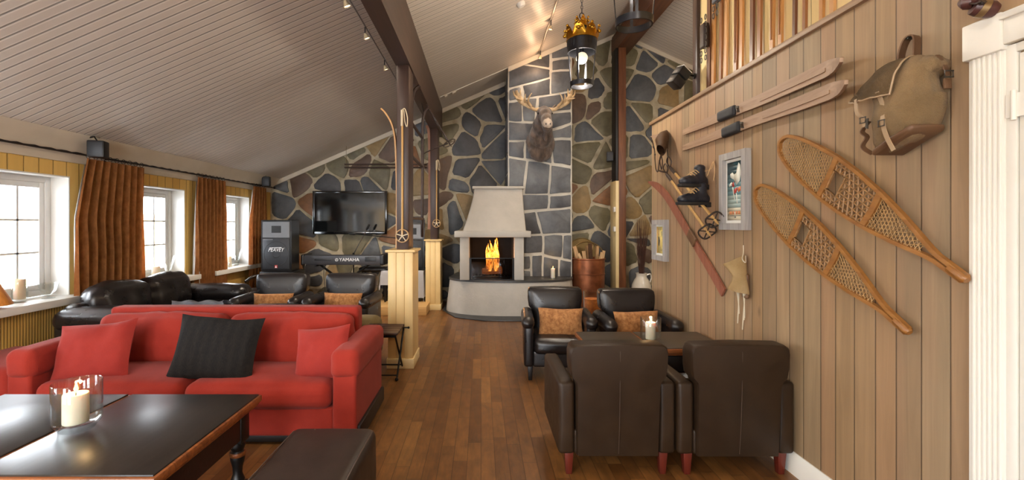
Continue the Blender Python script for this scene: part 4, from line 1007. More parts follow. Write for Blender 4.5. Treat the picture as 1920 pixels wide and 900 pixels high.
# keyboard on its stand
KB = mat('keyboard_grey', S(66, 68, 74), .4, .1, var=.06)
e = thing('keyboard_instrument', 'long dark grey electronic keyboard seen from its back, on a cross stand', 'keyboard', (-2.34, 7.75, .74)); kx0, kx1 = -3.0, -1.665
b = M(); b.prism([V((kx0, 7.58, .765)), V((kx0, 7.56, .80)), V((kx0, 7.57, .915)), V((kx0, 7.62, .935)), V((kx0, 7.92, .87)), V((kx0, 7.95, .83)), V((kx0, 7.95, .77))], (kx1 - kx0, 0, 0), bev=.008); build('body', b, KB, e)
b = M()
for x0, x1 in ((kx0 - .012, kx0 + .05), (kx1 - .03, kx1 + .05)): b.rbox(((x0 + x1) / 2, 7.755, .85), (x1 - x0, .40, .19), .03, 4)
build('end_cheeks', b, CAST, e)
build('white_keys', M().box(kx0 + .06, kx1 - .04, 7.90, 8.04, .80, .825, .003), LW, e)
b = M()
for k in range(36):
    if k % 7 not in (2, 6): x = kx0 + .085 + k * .0345; b.box(x, x + .014, 7.92, 7.99, .825, .838)
build('black_keys', b, CAST, e)
me = text_mesh('YAMAHA', .078, TR(-2.20, 7.563, .852) @ RX(PI / 2), .001, 0, 1.05); me.materials.append(LW); put('lettering', me, e)
b = M(); c = V((-2.41, 7.563, .852)); b.lathe([(.020, -.001), (.020, .001), (.026, .001), (.026, -.001)], c, 24, T=RX(PI / 2), cap=False)
for k in range(3): a = PI / 2 + k * 2 * PI / 3; b.strip([c, c + V((math.cos(a) * .021, 0, math.sin(a) * .021))], .005, .002, (math.sin(a), 0, -math.cos(a)))
build('emblem', b, LW, e)
build('rear_panel', M().box(-1.94, -1.75, 7.562, 7.568, .80, .90, .002), CAST, e); build('rear_jacks', M().box(-2.78, -2.5, 7.562, 7.568, .84, .87, .002), CAST, e)
e = thing('keyboard_stand', 'black folding cross stand carrying the keyboard', 'stand', (-2.34, 7.75, .14))
for sg in (-1, 1):
    b = M(); y = 7.74 + sg * .03; b.tube([(-2.34 - sg * .42, y, .755), (-2.34 + sg * .36, y, .16)], .02, 8); build('leg', b, BLK, e)
    b = M(); b.tube([(-2.34 - sg * .42, 7.56, .752), (-2.34 - sg * .42, 7.93, .752)], .016, 8); build('support_arm', b, BLK, e)
    b = M(); b.tube([(-2.34 + sg * .36, 7.52, .158), (-2.34 + sg * .36, 7.96, .158)], .018, 8); build('foot', b, BLK, e)
def cable(label, pts, r=.005): tag(build('cable', M().tube(smoothpath(pts, 6), r, 6), CAST), label, 'cable')
cable('black cable hanging from the left end of the keyboard', [(-2.93, 7.575, .78), (-2.93, 7.54, .70), (-2.90, 7.53, .45), (-2.92, 7.50, .25), (-2.85, 7.46, .147)])
cable('black cable hanging from the middle of the keyboard', [(-2.62, 7.572, .77), (-2.62, 7.55, .60), (-2.60, 7.55, .40), (-2.58, 7.50, .20), (-2.45, 7.45, .147)])
# piano bench, microphone stands
e = thing('piano_bench', 'black padded bench on the stage behind the keyboard', 'bench', (-1.95, 8.2, .14))
b = M(); b.rbox((-1.95, 8.27, .63), (.50, .28, .08), .03, 5, puff=(0, 0, .01)); build('seat', b, BLACK, e)
for x in (-2.14, -1.75):
    for y in (8.18, 8.36): build('leg', M().tube([(x, y, .14), (x, y, .60)], .016, 8), BLK, e)
def mic(label, x, y, h, b0, b1, m_boom):
    e = thing('microphone_stand', label, 'stand', (x, y, .14))
    build('pole', M().tube([(x, y, .24), (x, y, h)], .010, 8), BLK, e)
    for k in range(3): a = .5 + k * 2 * PI / 3; build('leg', M().tube([(x, y, .30), (x + .28 * math.cos(a), y + .28 * math.sin(a), .15)], .008, 8), BLK, e)
    d = (V(b1) - V(b0)).normalized()
    bo = build('boom', M().tube([V(b0), V(b1)], .008, 8), m_boom, e); build('boom_clutch', M().ball((x, y, h), .022, 10, 8), BLK, e)
    build('microphone', M().tube([V(b0) - d * .12, V(b0) - d * .10, V(b0) - d * .02, V(b0)], [.012, .022, .022, .012], 10), BLK, bo)
mic('black microphone stand with a boom in front of the stone wall, beside the nearer column', -1.37, 7.42, 1.22, (-2.05, 7.42, 1.285), (-.98, 7.42, 1.18), BLK)
mic('microphone stand with a pale slanted boom behind the keyboard', -2.27, 8.07, .92, (-2.04, 8.07, 1.34), (-2.31, 8.07, .84), mat('chrome', S(190, 190, 192), .2, 1., var=0))
# swivel stool
e = thing('swivel_stool', 'black round swivel stool with a curved backrest by the window wall', 'stool', (-3.36, 6.72, 0))
b = M(); b.lathe([(.10, .40), (.15, .41), (.165, .44), (.16, .475), (.12, .492), (.001, .497)], (-3.36, 6.72, 0), 28); build('seat', b, BLACK, e)
build('column', M().tube([(-3.36, 6.72, .08), (-3.36, 6.72, .42)], .02, 10), BLK, e)
for k in range(5): a = .3 + k * 2 * PI / 5; build('foot', M().tube([(-3.36, 6.72, .10), (-3.36 + .24 * math.cos(a), 6.72 + .24 * math.sin(a), .022)], .018, 8), BLK, e)
b = M(); b.tube([(-3.30, 6.85, .45), (-3.28, 6.90, .66)], .010, 8); b.tube(smoothpath([(-3.46, 6.66, .60), (-3.42, 6.80, .66), (-3.30, 6.88, .675), (-3.16, 6.84, .67), (-3.12, 6.72, .665)], 5), .020, 10); build('backrest', b, BLACK, e)

# firewood bin
COP = mat('copper', S(118, 68, 44), .38, .7, var=.3, vscale=4, bmp=.2, bscale=14, col2=S(150, 94, 64))
BRS = mat('dull_brass', S(120, 98, 60), .4, .8, var=.2); bc = V((1.845, 7.83, 0)); R = .283
e = thing('firewood_bin', 'round copper bin with a bail handle full of firewood, beside the chimney', 'bin', bc)
b = M(); b.lathe([(R * .96, 0), (R * .97, .02), (R * .985, .4), (R, .84), (R + .012, .85), (R + .012, .868), (R - .006, .868), (R - .012, .80), (R - .02, .50), (.001, .48)], bc, 40); build('body', b, COP, e)
b = M(); b.tube([bc + V((R * 1.0 * math.cos(a), R * math.sin(a), .60)) for a in [2 * PI * k / 40 for k in range(40)]], .008, 6, closed=True); build('band', b, COP, e)
b = M(); b.tube([bc + V(((R + .02) * math.cos(PI * k / 24), .05 + .03 * math.sin(PI * k / 24), .84 + .30 * math.sin(PI * k / 24))) for k in range(25)], .010, 8); build('bail_handle', b, BRS, e)
b = M(); b.lathe([(.001, 0), (.24, 0), (.265, .012), (.27, .03), (.262, .03), (.255, .018), (.001, .012)], (0, 0, 0), 40, T=TR(bc.x - .03, bc.y + .335, .93) @ RX(PI / 2 - .12)); build('lid', b, BRS, e, 'round lid standing open behind the wood')
FWD = mat_wood('split_wood', S(168, 128, 88), S(214, 180, 136), 'Z', .7); BARK = mat('bark', S(92, 66, 46), .9, var=.3, vscale=20, bmp=.5)
for i, (dx, dy, ang, rz, r, L, lab) in enumerate(((-.12, -.06, .55, 0, .05, .62, 'pale split log sloping to the left in the copper bin'), (.0, .05, -.25, .8, .045, .62, 'split log in the middle of the copper bin'), (.05, -.05, .12, 2, .05, .66, 'brown upright log in the copper bin'), (.14, .03, -.1, 1, .045, .60, 'short log at the right side of the copper bin'), (-.02, -.14, .9, 0, .035, .5, 'thin stick lying low at the front of the copper bin'), (.16, -.1, -.35, 0, .04, .52, 'log end leaning on the right rim of the copper bin'), (-.07, -.13, .25, .5, .05, .5, 'short pale split log upright at the front of the copper bin'), (.09, -.15, -.5, .3, .045, .5, 'pale split log sloping to the right at the front of the copper bin'), (-.17, .02, .3, .2, .045, .56, 'split log at the left rim of the copper bin'), (.04, .15, .1, 1.2, .05, .6, 'tall split log at the back of the copper bin'))):
    T = TR(bc.x + dx, bc.y + dy, .60) @ RZ(rz * .3) @ RY(-ang * .55); m = M(); an = [(r * math.cos(a), r * math.sin(a)) for a in (0, .5, 1.0, 1.57)] + [(-r * .3, -r * .35)]
    m.prism([T @ V((x, y, 0)) for x, y in an], (T.to_3x3() @ V((0, 0, L * .78)))); tag(build('firewood_log', m, BARK if i == 2 else FWD), lab, 'firewood', 'firewood in the copper bin')
# white jug with twigs
JW = mat('glazed_white', S(220, 214, 200), .25, var=.04, coat=.3); jc = V((2.83, 8.0, 0))
e = thing('jug', 'tall white ceramic jug holding brown twigs by the stone wall', 'jug', jc)
b = M(); b.lathe([(.10, 0), (.13, .01), (.165, .12), (.175, .25), (.16, .38), (.12, .47), (.092, .51), (.088, .55), (.102, .585), (.096, .585), (.080, .55), (.08, .50), (.001, .46)], jc, 32); build('body', b, JW, e)
b = M(); b.tube(smoothpath([jc + V((.092, 0, .55)), jc + V((.155, 0, .565)), jc + V((.175, 0, .50)), jc + V((.15, 0, .42))], 6), .013, 8); build('handle', b, JW, e)
TW = mat('twig', S(74, 44, 30), .8, var=.3); m = M(); tr = random.Random(9)
for k in range(46):
    a = tr.uniform(0, 2 * PI); r0 = tr.uniform(0, .05); r1 = tr.uniform(.02, .15); h = tr.uniform(.75, 1.05)
    A = jc + V((r0 * math.cos(a), r0 * math.sin(a), .47)); B = jc + V((r1 * math.cos(a), r1 * math.sin(a) * .6, .5 + h)); mid = (A + B) / 2 + V((tr.uniform(-.015, .015), 0, 0))
    m.tube(smoothpath([A, mid, B], 3), [.0045, .0045, .004, .0035, .003, .0025, .0015], 5)
    if k % 2: m.tube([mid, mid + V((tr.uniform(-.06, .06), 0, .2))], [.003, .001], 4)
tag(build('twig_bundle', m, TW), 'bundle of dry brown twigs standing in the white jug', 'twigs', kind='stuff')
# glass of orange sand behind the chairs
vc = V((1.31, 5.35, 0)); e = thing('floor_vase', 'orange vase with a clear glass rim on the floor between the black chairs', 'vase', vc)
AMB = mat('amber_fill', S(184, 96, 36), .5, var=.25, vscale=18, col2=S(212, 124, 54))
build('filling', M().lathe([(.085, .004), (.09, .02), (.088, .30), (.094, .57), (.001, .58)], vc, 30), AMB, e)
build('glass', M().lathe([(.092, 0), (.097, .01), (.094, .30), (.101, .60), (.103, .66), (.099, .66), (.097, .60), (.090, .30), (.0925, .012), (.001, .006)], vc, 30), GLASS, e)
# iron fire poker against the partition end
tag(build('fire_poker', M().tube([(1.80, 5.00, .01), (1.845, 4.96, .40), (1.872, 4.92, .79)], .006, 8).ball((1.873, 4.92, .795), .012, 10, 8), BLK), 'thin black iron poker leaning at the end of the plank wall', 'poker')
# ------------------------------------------------------------------ windows: curtains, rod, sill things
ROD = mat('rod_dark', S(34, 26, 24), .45, .3, var=.1); ROX = -3.84
e = thing('curtain_rod', 'long dark twisted curtain rod above all the windows', 'curtain rod', (ROX, 5, 2.12))
b = M(); b.tube([(ROX, -1.0 + k * .05, 2.12 + (.002 * math.sin(k * 2.2))) for k in range(189)], [.011 + .0025 * math.sin(k * 2.2) for k in range(189)], 8); build('rod', b, ROD, e)
build('finial', M().ball((ROX, 8.42, 2.12), .02, 12, 8), ROD, e)
for y in (1.1, 2.95, 4.7, 6.35, 8.15): b = M(); b.tube([(ROX, y, 2.12), (XL + .03, y, 2.12)], .008, 6); b.box(XL + .028, XL + .045, y - .02, y + .02, 2.09, 2.15); build('bracket', b, ROD, e)
def mat_curtain():
    m, nt, b = newmat('orange_brown_velvet'); co = objco(nt); b.inputs['Roughness'].default_value = .85; b.inputs['Sheen Weight'].default_value = .4; b.inputs['Specular IOR Level'].default_value = .2
    f = noise_(nt, mapping(nt, co, (1, 1, .6)), 22, 5, .65); nt.links.new(ramp(nt, f, [(.3, S(146, 94, 50)), (.65, S(186, 126, 72))]), b.inputs['Base Color']); bump(nt, b, f, .4, .003)
    t = N(nt, 'ShaderNodeBsdfTranslucent'); t.inputs[0].default_value = S(150, 104, 60); mx = N(nt, 'ShaderNodeMixShader'); mx.inputs[0].default_value = .12
    o = [n for n in nt.nodes if n.type == 'OUTPUT_MATERIAL'][0]; nt.links.new(b.outputs[0], mx.inputs[1]); nt.links.new(t.outputs[0], mx.inputs[2]); nt.links.new(mx.outputs[0], o.inputs[0]); return m
CUR = mat_curtain(); LIN = mat('curtain_lining', S(214, 210, 204), .9, var=.04)
def curtain(label, yt0, yt1, yb0, yb1, ztop, zbot, npl, seed, ext=0.):
    e = thing('curtain', label, 'curtain', (ROX, (yt0 + yt1) / 2, zbot), 'orange brown curtains on the window wall')
    def f(u, v, off=0.):
        z = ztop + (zbot - ztop) * v; k = min(1, v * 3); y = (yt0 + (yb0 - yt0) * k) * (1 - u) + (yt1 + (yb1 - yt1) * k) * u
        amp = .018 + .016 * min(1, v * 2) ; ph = 2 * PI * npl * u + .5 * math.sin(3 * v + seed + 4 * u)
        return V((ROX + .012 + amp * math.sin(ph) + .012 * noise.noise(V((u * 5, v * 3, seed))) + off, y + .008 * math.sin(2 * ph), z))
    b = M(); b.grid(f, npl * 12, 22); bmesh.ops.solidify(b.bm, geom=b.bm.faces[:], thickness=.004); build('fabric', b, CUR, e)
    b = M(); b.grid(lambda u, v: f(.04 + u * .92, .03 + v * .93, -.03) + V((0, -ext * max(0, v - .3) * (1 - u) ** 6, 0)), npl * 6, 14); bmesh.ops.solidify(b.bm, geom=b.bm.faces[:], thickness=.002); build('lining', b, LIN, e, 'pale lining showing at the edge')
    for k in range(npl): y = yt0 + (yt1 - yt0) * (k + .5) / npl; build('curtain_ring', M().tube([V((ROX + .022 * math.cos(a), y, 2.115 + .024 * math.sin(a))) for a in [2 * PI * j / 12 for j in range(12)]], .003, 5, closed=True), ROD, e)
curtain('orange brown pleated curtain beside the first window, above the black leather sofa', 4.39, 5.17, 4.26, 5.15, 2.088, .30, 9, 1.)
curtain('orange brown pleated curtain between the second and third windows', 6.11, 6.80, 6.07, 6.81, 2.088, .25, 8, 2., .12)
curtain('narrow orange brown curtain in the corner behind the large loudspeaker', 7.62, 8.06, 7.50, 8.08, 2.088, .25, 5, 3.)
def wall_box(label, c, s, rz, br):
    e = thing('small_speaker', label, 'loudspeaker', c, 'small black speakers on brackets'); c = V(c); T = TR(*c) @ RZ(rz)
    b = M(); b.box(-s[0] / 2, s[0] / 2, -s[1] / 2, s[1] / 2, -s[2] / 2, s[2] / 2, .012, T=T); build('cabinet', b, CAST, e)
    b = M(); b.box(-s[0] / 2 + .01, s[0] / 2 - .01, -s[1] / 2 - .005, -s[1] / 2 + .004, -s[2] / 2 + .012, s[2] / 2 - .012, .003, T=T); build('grille', b, GR, e)
    b = M(); b.tube(br, .007, 6); build('bracket', b, BLK, e)
wall_box('small black speaker on a ceiling bracket beside the first curtain', (-3.70, 4.38, 2.17), (.14, .12, .16), .3, [(-3.70, 4.38, 2.24), (-3.72, 4.36, 2.29), (-3.78, 4.36, zc(-3.78) - .004)])
wall_box('small black speaker on a bracket above the corner curtain', (-3.74, 7.9, 2.19), (.13, .11, .17), .2, [(-3.74, 7.9, 2.27), (-3.76, 7.9, 2.29), (-3.78, 7.9, zc(-3.78) - .004)])
wall_box('small black speaker on the ridge post', (2.32, 8.16, 2.66), (.12, .14, .17), -.3, [(2.32, 8.2, 2.64), (2.41, 8.22, 2.62)])
# sill things
SZ = WZ0 + .012
lc_ = V((-3.905, 3.60, SZ)); e = thing('table_lamp', 'small table lamp with an amber wooden shade on the first window sill', 'lamp', lc_)
build('base', M().lathe([(.055, 0), (.058, .01), (.02, .02), (.014, .06), (.014, .12)], lc_, 20), mat('lamp_brass', S(150, 110, 60), .35, .8, var=.1), e)
build('lamp_shade', M().lathe([(.135, .030), (.137, .034), (.052, .215), (.050, .218), (.047, .215), (.131, .034), (.135, .030)], lc_, 28, cap=False), mat_wood('amber_shade', S(196, 116, 40), S(226, 152, 70), 'Z', .5), e)
def vase_glass(name, label, c, prof, n=28): o = build(name, M().lathe(prof, V(c), n), GLASS); return tag(o, label, 'glass')
CWH = mat('pale_candle', S(226, 222, 214), .5, var=.02)
cg = (-4.0, 3.93, SZ)
candle('white candle in a tall glass on the first window sill', (-4.0, 3.93, SZ + .025), .040, .175, False); hurricane('tall glass holder around the white candle on the first window sill', cg, .054, .235)
vase_glass('stemmed_glass', 'curved clear glass bowl beside the candle on the first window sill', (-3.95, 4.14, SZ), [(.045, 0), (.048, .006), (.010, .014), (.012, .03), (.05, .06), (.068, .10), (.075, .14), (.072, .14), (.064, .10), (.045, .066), (.001, .04)])
candle('white candle on the second window sill', (-4.03, 5.62, SZ), .045, .15, False)
def swoosh(label, c):
    c = V(c); b = M(); b.grid(lambda u, v: c + V((.045 * math.cos(2 * PI * u) * (.7 + .5 * v), .045 * math.sin(2 * PI * u) * (.7 + .5 * v) + .05 * v * v, .012 + (.20 + .06 * math.sin(2 * PI * u)) * v)), 26, 12, cu=True); bmesh.ops.solidify(b.bm, geom=b.bm.faces[:], thickness=.005)
    b.lathe([(.02, 0), (.034, .004), (.036, .016), (.001, .018)], c, 20)
    tag(build('glass_vase', b, GLASS), label, 'vase')
swoosh('clear glass vase with slanted lip on the second window sill', (-4.01, 5.80, SZ)); swoosh('clear glass vase with slanted lip on the third window sill', (-4.0, 7.42, SZ))
candle('white candle on the third window sill', (-4.02, 7.22, SZ), .045, .16, False)
vase_glass('glass_dish', 'low clear glass dish on the third window sill', (-3.96, 7.04, SZ), [(.05, 0), (.052, .005), (.058, .05), (.062, .07), (.059, .07), (.054, .05), (.046, .01), (.001, .008)])
oc = V((-3.95, 5.22, SZ)); e = thing('potted_orchid', 'small orchid with a bare stem in a glass pot on the second window sill', 'plant', oc)
build('pot', M().lathe([(.04, 0), (.042, .005), (.05, .085), (.054, .09), (.05, .09), (.046, .08), (.001, .075)], oc, 22), mat('grey_pot', S(120, 128, 136), .3, var=.05), e)
LEAF = mat('orchid_leaf', S(64, 104, 48), .45, var=.2); b = M()
for a in (.4, 2.2, 3.9, 5.2): b.strip(smoothpath([oc + V((0, 0, .08)), oc + V((.05 * math.cos(a), .05 * math.sin(a), .15)), oc + V((.11 * math.cos(a), .11 * math.sin(a), .14))], 4), [.02, .03, .038, .042, .042, .036, .026, .014, .004], .003, (math.sin(a), -math.cos(a), 0))
build('leaves', b, LEAF, e); build('stem', M().tube(smoothpath([oc + V((0, 0, .08)), oc + V((.01, .06, .13)), oc + V((.02, .13, .19)), oc + V((.02, .19, .235))], 5), [.004] * 15 + [.0025], 6), mat('stem_green', S(92, 104, 62), .5, var=.1), e)
# ------------------------------------------------------------------ things hung on the plank wall
W = lambda x, y, off=.03: PX(x, y, WX - off)
NX = V((-1, 0, 0))
SKIP_ = mat_wood('pinkish_ski_wood', S(136, 106, 82), S(166, 136, 110), 'Y', .6, .8)
SKIR = mat_wood('red_ski_wood', S(116, 66, 50), S(146, 90, 68), 'Z', .5, .8)
BAM = mat_wood('bamboo', S(176, 136, 80), S(206, 166, 106), 'Z', .45, .6)
LEA = mat_leather('old_brown_leather', S(84, 58, 38), S(112, 82, 56), .55, .2); DLEA = mat_leather('dark_old_leather', S(40, 28, 22), S(58, 42, 32), .5, .2)
STEEL = mat('old_steel', S(96, 92, 86), .4, .85, var=.2)
def wall_ribbon(m, pts, ws, t, k=5):
    c = smoothpath(pts, k); n = len(c); wd = []
    for i in range(n): tg = (c[min(n - 1, i + 1)] - c[max(0, i - 1)]).normalized(); wd.append(tg.cross(NX).normalized())
    wi = [ws[min(len(ws) - 1, i // k)] + (ws[min(len(ws) - 1, i // k + 1)] - ws[min(len(ws) - 1, i // k)]) * ((i % k) / k) for i in range(n)]
    m.strip(c, wi, t, wd); return c
GS = 'pair of old wooden skis hung slanting on the plank wall'
for lab, pts, bp, seed in (('upper of two slanting pinkish wooden skis on the plank wall', [(1281, 249, .02), (1320, 232, .02), (1365, 213, .025), (1425, 188, .03), (1490, 158, .035), (1548, 131, .05), (1566, 122, .085), (1578, 112, .14)], (1364, 213), 1),
                       ('lower of two slanting pinkish wooden skis on the plank wall', [(1281, 278, .02), (1322, 262, .02), (1370, 243, .025), (1430, 220, .03), (1495, 196, .035), (1556, 172, .05), (1575, 164, .085), (1587, 154, .14)], (1372, 243), 2)):
    e = thing('wooden_ski', lab, 'ski', W(*bp), GS)
    m = M(); c = wall_ribbon(m, [W(*p) for p in pts], [.045, .066, .07, .074, .080, .084, .066, .020], .014); build('blade', m, SKIP_, e)
    m = M(); wall_ribbon(m, [W(p[0], p[1], p[2] + .009) for p in pts[3:6]], [.018, .02, .018], .008); build('ridge', m, SKIP_, e)
    a = W(bp[0] - 16, bp[1] + 7, .035); b_ = W(bp[0] + 16, bp[1] - 7, .035); T = frame_from((a + b_) / 2, b_ - a, (0, 0, 1)); m = M(); m.rbox((0, 0, 0), ((b_ - a).length, .045, .075), .018, 4, T=T, wr=.002); build('binding', m, DLEA if seed == 3 else mat('black_rubber', S(28, 28, 32), .7, var=.15), e)
    m = M(); m.strip([W(bp[0] + 18, bp[1] - 14, .05), W(bp[0] + 20, bp[1] - 3, .055)], .02, .004, NX); m.ball(W(bp[0] + 19, bp[1] - 12, .05), .010, 8, 6); build('buckle', m, STEEL, e)
# single red ski lower down
e = thing('wooden_ski', 'single reddish brown ski slanting down across the plank wall below the poles', 'ski', W(1300, 455))
m = M(); wall_ribbon(m, [W(1357, 549, .02), W(1335, 510, .02), (W(1300, 452, .03)), W(1272, 404, .035), W(1250, 368, .05), W(1232, 349, .09), W(1216, 341, .13)], [.078, .08, .074, .082, .084, .07, .012], .014); build('blade', m, SKIR, e)
m = M(); a = W(1291, 436, .04); b_ = W(1303, 456, .04); T = frame_from((a + b_) / 2, b_ - a, NX); m.rbox((0, 0, 0), ((b_ - a).length, .085, .02), .006, 3, T=T); build('binding', m, LEA, e)
# ski poles with baskets
for lab, p0, p1, sg in (('upper of the two bamboo ski poles with dark baskets on the plank wall', (1265, 324), (1340, 412), 1), ('lower of the two bamboo ski poles with dark baskets on the plank wall', (1258, 338), (1326, 434), 2)):
    e = thing('ski_pole', lab, 'ski pole', W(*p1), 'old ski poles on the plank wall'); A = W(*p0, .045); B = W(*p1, .085); d = (B - A).normalized()
    build('shaft', M().tube([A, B, B + d * .07], [.011, .011, .004], 8), BAM, e); build('grip', M().tube([A - d * .13, A - d * .06, A, A + d * .02], [.014, .016, .015, .011], 8), DLEA, e)
    s = M(); c = A - d * .13; s.tube(smoothpath([c, c + V((-.02, .03, .06)), c + V((-.02, -.01, .10)), c + V((-.01, -.05, .05)), c], 5), .005, 5); build('wrist_loop', s, DLEA, e)
    q = d.orthogonal().normalized(); q2 = d.cross(q); s = M(); c = B
    s.tube([c + (q * math.cos(a) + q2 * math.sin(a)) * .062 + d * (.01 * math.sin(3 * a)) for a in [2 * PI * k / 22 for k in range(22)]], .007, 6, closed=True)
    for k in range(4): a = .6 + PI / 2 * k; s.tube([c, c + (q * math.cos(a) + q2 * math.sin(a)) * .062], .005, 5)
    build('basket', s, mat('dark_basket', S(48, 38, 32), .6, var=.2), e)
# snowshoes
FRW = mat_wood('snowshoe_frame', S(122, 78, 34), S(160, 110, 54), 'Y', .42, .6, coat=.1); LACE = mat('rawhide', S(164, 128, 80), .6, var=.2, vscale=30); LACED = mat('dark_rawhide', S(134, 98, 58), .6, var=.3, vscale=30)
WPTS = [(0, 0), (.012, .034), (.05, .062), (.12, .086), (.27, .107), (.45, .118), (.62, .110), (.80, .088), (.96, .055), (1.07, .026), (1.13, .0125), (1.265, .011)]
def wof(s):
    for (a, wa), (b, wb_) in zip(WPTS, WPTS[1:]):
        if a <= s <= b: return wa + (wb_ - wa) * (s - a) / (b - a)
    return 0
def snowshoe(label, head, tail):
    A = W(*head, .045); B = W(*tail, .045); ax = (B - A).normalized(); L = (B - A).length / 1.265; ay = ax.cross(NX).normalized()
    e = thing('snowshoe', label, 'snowshoe', (A + B) / 2, 'snowshoes on the plank wall'); Q = lambda s, t, o=0.: A + ax * s * L + ay * t * L + NX * o
    up = [(s, wof(s)) for s in [0] + [.006, .02, .05, .09, .15, .22, .3, .38, .46, .54, .62, .7, .78, .86, .94, 1.0, 1.06, 1.1, 1.14, 1.265]]
    pts = [Q(s, -w) for s, w in up[::-1]] + [Q(s, w) for s, w in up[1:]]
    m = M(); m.strip(pts, .020, .017, NX); build('frame', m, FRW, e)
    m = M(); m.tube([Q(1.2, 0), Q(1.265, 0), Q(1.275, 0)], [.018, .020, .012], 8); m.box(-.01, .01, -.01, .01, 0, .001, T=Matrix.Translation(Q(1.2, 0))); build('tail', m, FRW, e)
    for s in (.455, .775):
        m = M(); w = wof(s) - .004; m.strip([Q(s, -w), Q(s + .006, 0), Q(s, w)], .014, .030, NX); build('crossbar', m, FRW, e)
    def net(name, s0, s1, sp, r, angs, mt, hole=None):
        m = M()
        for an in angs:
            dx, dy = math.cos(an), math.sin(an); nx, ny = -dy, dx; sm = (s0 + s1) / 2
            for k in range(-60, 61):
                o = k * sp; run = []; st = .008
                for i in range(-90, 91):
                    s = sm + nx * o + dx * i * st; t = ny * o + dy * i * st
                    ok = s0 < s < s1 and abs(t) < wof(s) - .002 and not (hole and hole[0] < s < hole[1] and abs(t) < hole[2])
                    if ok: run.append((s, t))
                    if (not ok or i == 90) and run:
                        if len(run) > 2: m.tube([Q(*run[0], .004 * math.sin(an * 3 + k)), Q(*run[len(run) // 2], -.003), Q(*run[-1], .003)], r, 4, cap=False)
                        run = []
        if hole:
            h = hole; m.tube([Q(h[0], -h[2]), Q(h[0], h[2]), Q(h[1], h[2]), Q(h[1], -h[2])], r * 1.6, 5, closed=True)
        build(name, m, mt, e)
    net('toe_lacing', .03, .448, .0165, .0014, (.55, -.55, PI / 2 + .0), LACE)
    net('centre_lacing', .463, .768, .0285, .0042, (PI / 3, -PI / 3, 0), LACED, (.478, .560, .052))
    net('heel_lacing', .785, 1.075, .0165, .0015, (.6, -.6, PI / 2), LACE)
snowshoe('upper of the two snowshoes on the plank wall, with toe below the rucksack', (1463, 267), (1809, 523))
snowshoe('lower of the two snowshoes on the plank wall, next to the tall framed poster', (1417, 356), (1702, 621))
# framed pictures
FG = mat_wood('driftwood_frame', S(134, 130, 128), S(170, 166, 162), 'Z', .7, .7); FS = mat_wood('frame_side', S(112, 98, 76), S(140, 124, 98), 'Z', .7); MATW = mat('mat_board', S(226, 224, 216), .6, var=.02)
def picture(label, y0, y1, z0, z1, fw, art, mats):
    e = thing('framed_picture', label, 'picture', (WX - .02, (y0 + y1) / 2, z0), 'framed prints on the plank wall'); X = WX - .045; m = M()
    m.prism([V((X, y0, z0)), V((X, y1, z0)), V((X, y1 - fw, z0 + fw)), V((X, y0 + fw, z0 + fw))], (.043, 0, 0)); m.prism([V((X, y0, z1)), V((X, y1, z1)), V((X, y1 - fw, z1 - fw)), V((X, y0 + fw, z1 - fw))], (.043, 0, 0))
    m.prism([V((X, y0, z0)), V((X, y0 + fw, z0 + fw)), V((X, y0 + fw, z1 - fw)), V((X, y0, z1))], (.043, 0, 0)); m.prism([V((X, y1, z0)), V((X, y1 - fw, z0 + fw)), V((X, y1 - fw, z1 - fw)), V((X, y1, z1))], (.043, 0, 0))
    build('frame', m, FG, e, angle=20)
    build('mat_board', M().box(WX - .015, WX - .004, y0 + fw * .9, y1 - fw * .9, z0 + fw * .9, z1 - fw * .9), MATW, e)
    m = M(); ay0, ay1, az0, az1 = y0 + fw + .018, y1 - fw - .018, z0 + fw + .02, z1 - fw - .02
    R = lambda a, b: V((WX - .017, ay1 + (ay0 - ay1) * a, az0 + (az1 - az0) * b)); p = lambda pts, mi, o=0: m.prism([R(*q) + NX * o for q in pts], (.002, 0, 0), mi)
    art(p, m, R); build('print', m, mats, e, angle=None)
def art1(p, m, R):
    n = 14
    for k in range(n): a, b = k / n, (k + 1) / n; p([(0, a), (1, a), (1, b), (0, b)], min(4, int(k / n * 5.2)))
    o = .0015
    p([(.42, .70), (.60, .60), (.78, .66), (.86, .78), (.82, .92), (.72, .97), (.64, .90), (.58, .80), (.44, .78)], 5, o)
    p([(.20, .80), (.34, .82), (.44, .78), (.40, .70), (.30, .72), (.22, .74)], 5, o); p([(.14, .62), (.30, .66), (.28, .60), (.14, .58)], 5, o)
    p([(.40, .52), (.62, .56), (.60, .48), (.44, .44)], 6, o); p([(.64, .54), (.84, .57), (.86, .50), (.70, .47)], 7, o); p([(.30, .62), (.42, .66), (.46, .58), (.36, .57)], 6, o * 1.6)
    p([(.30, .64), (.34, .64), (.50, .34), (.46, .34)], 5, o * 1.3); p([(.56, .46), (.60, .46), (.66, .28), (.62, .28)], 5, o * 1.2)
    for k in range(9):
        if k != 4: x = .12 + k * .085; p([(x, .10), (x + .062, .10), (x + .062, .155), (x, .155)], 7 if k % 2 else 8, o)
    p([(.2, .075), (.84, .075), (.84, .082), (.2, .082)], 9, o); p([(.46, .045), (.56, .045), (.56, .066), (.46, .066)], 9, o)
pm = [mat('poster_%s' % n, c, .45, var=.04) for n, c in (('sand', S(196, 188, 164)), ('pale_teal', S(150, 170, 166)), ('teal', S(98, 136, 142)), ('deep_teal', S(66, 106, 116)), ('dark_teal', S(38, 66, 72)), ('cream', S(226, 226, 214)), ('red', S(168, 56, 48)), ('orange', S(204, 112, 70)), ('ochre', S(186, 140, 90)), ('ink', S(90, 90, 92)))]
picture('tall narrow framed poster with a white figure on teal, beside the boots', 3.05, 3.385, 1.408, 1.962, .048, art1, pm)
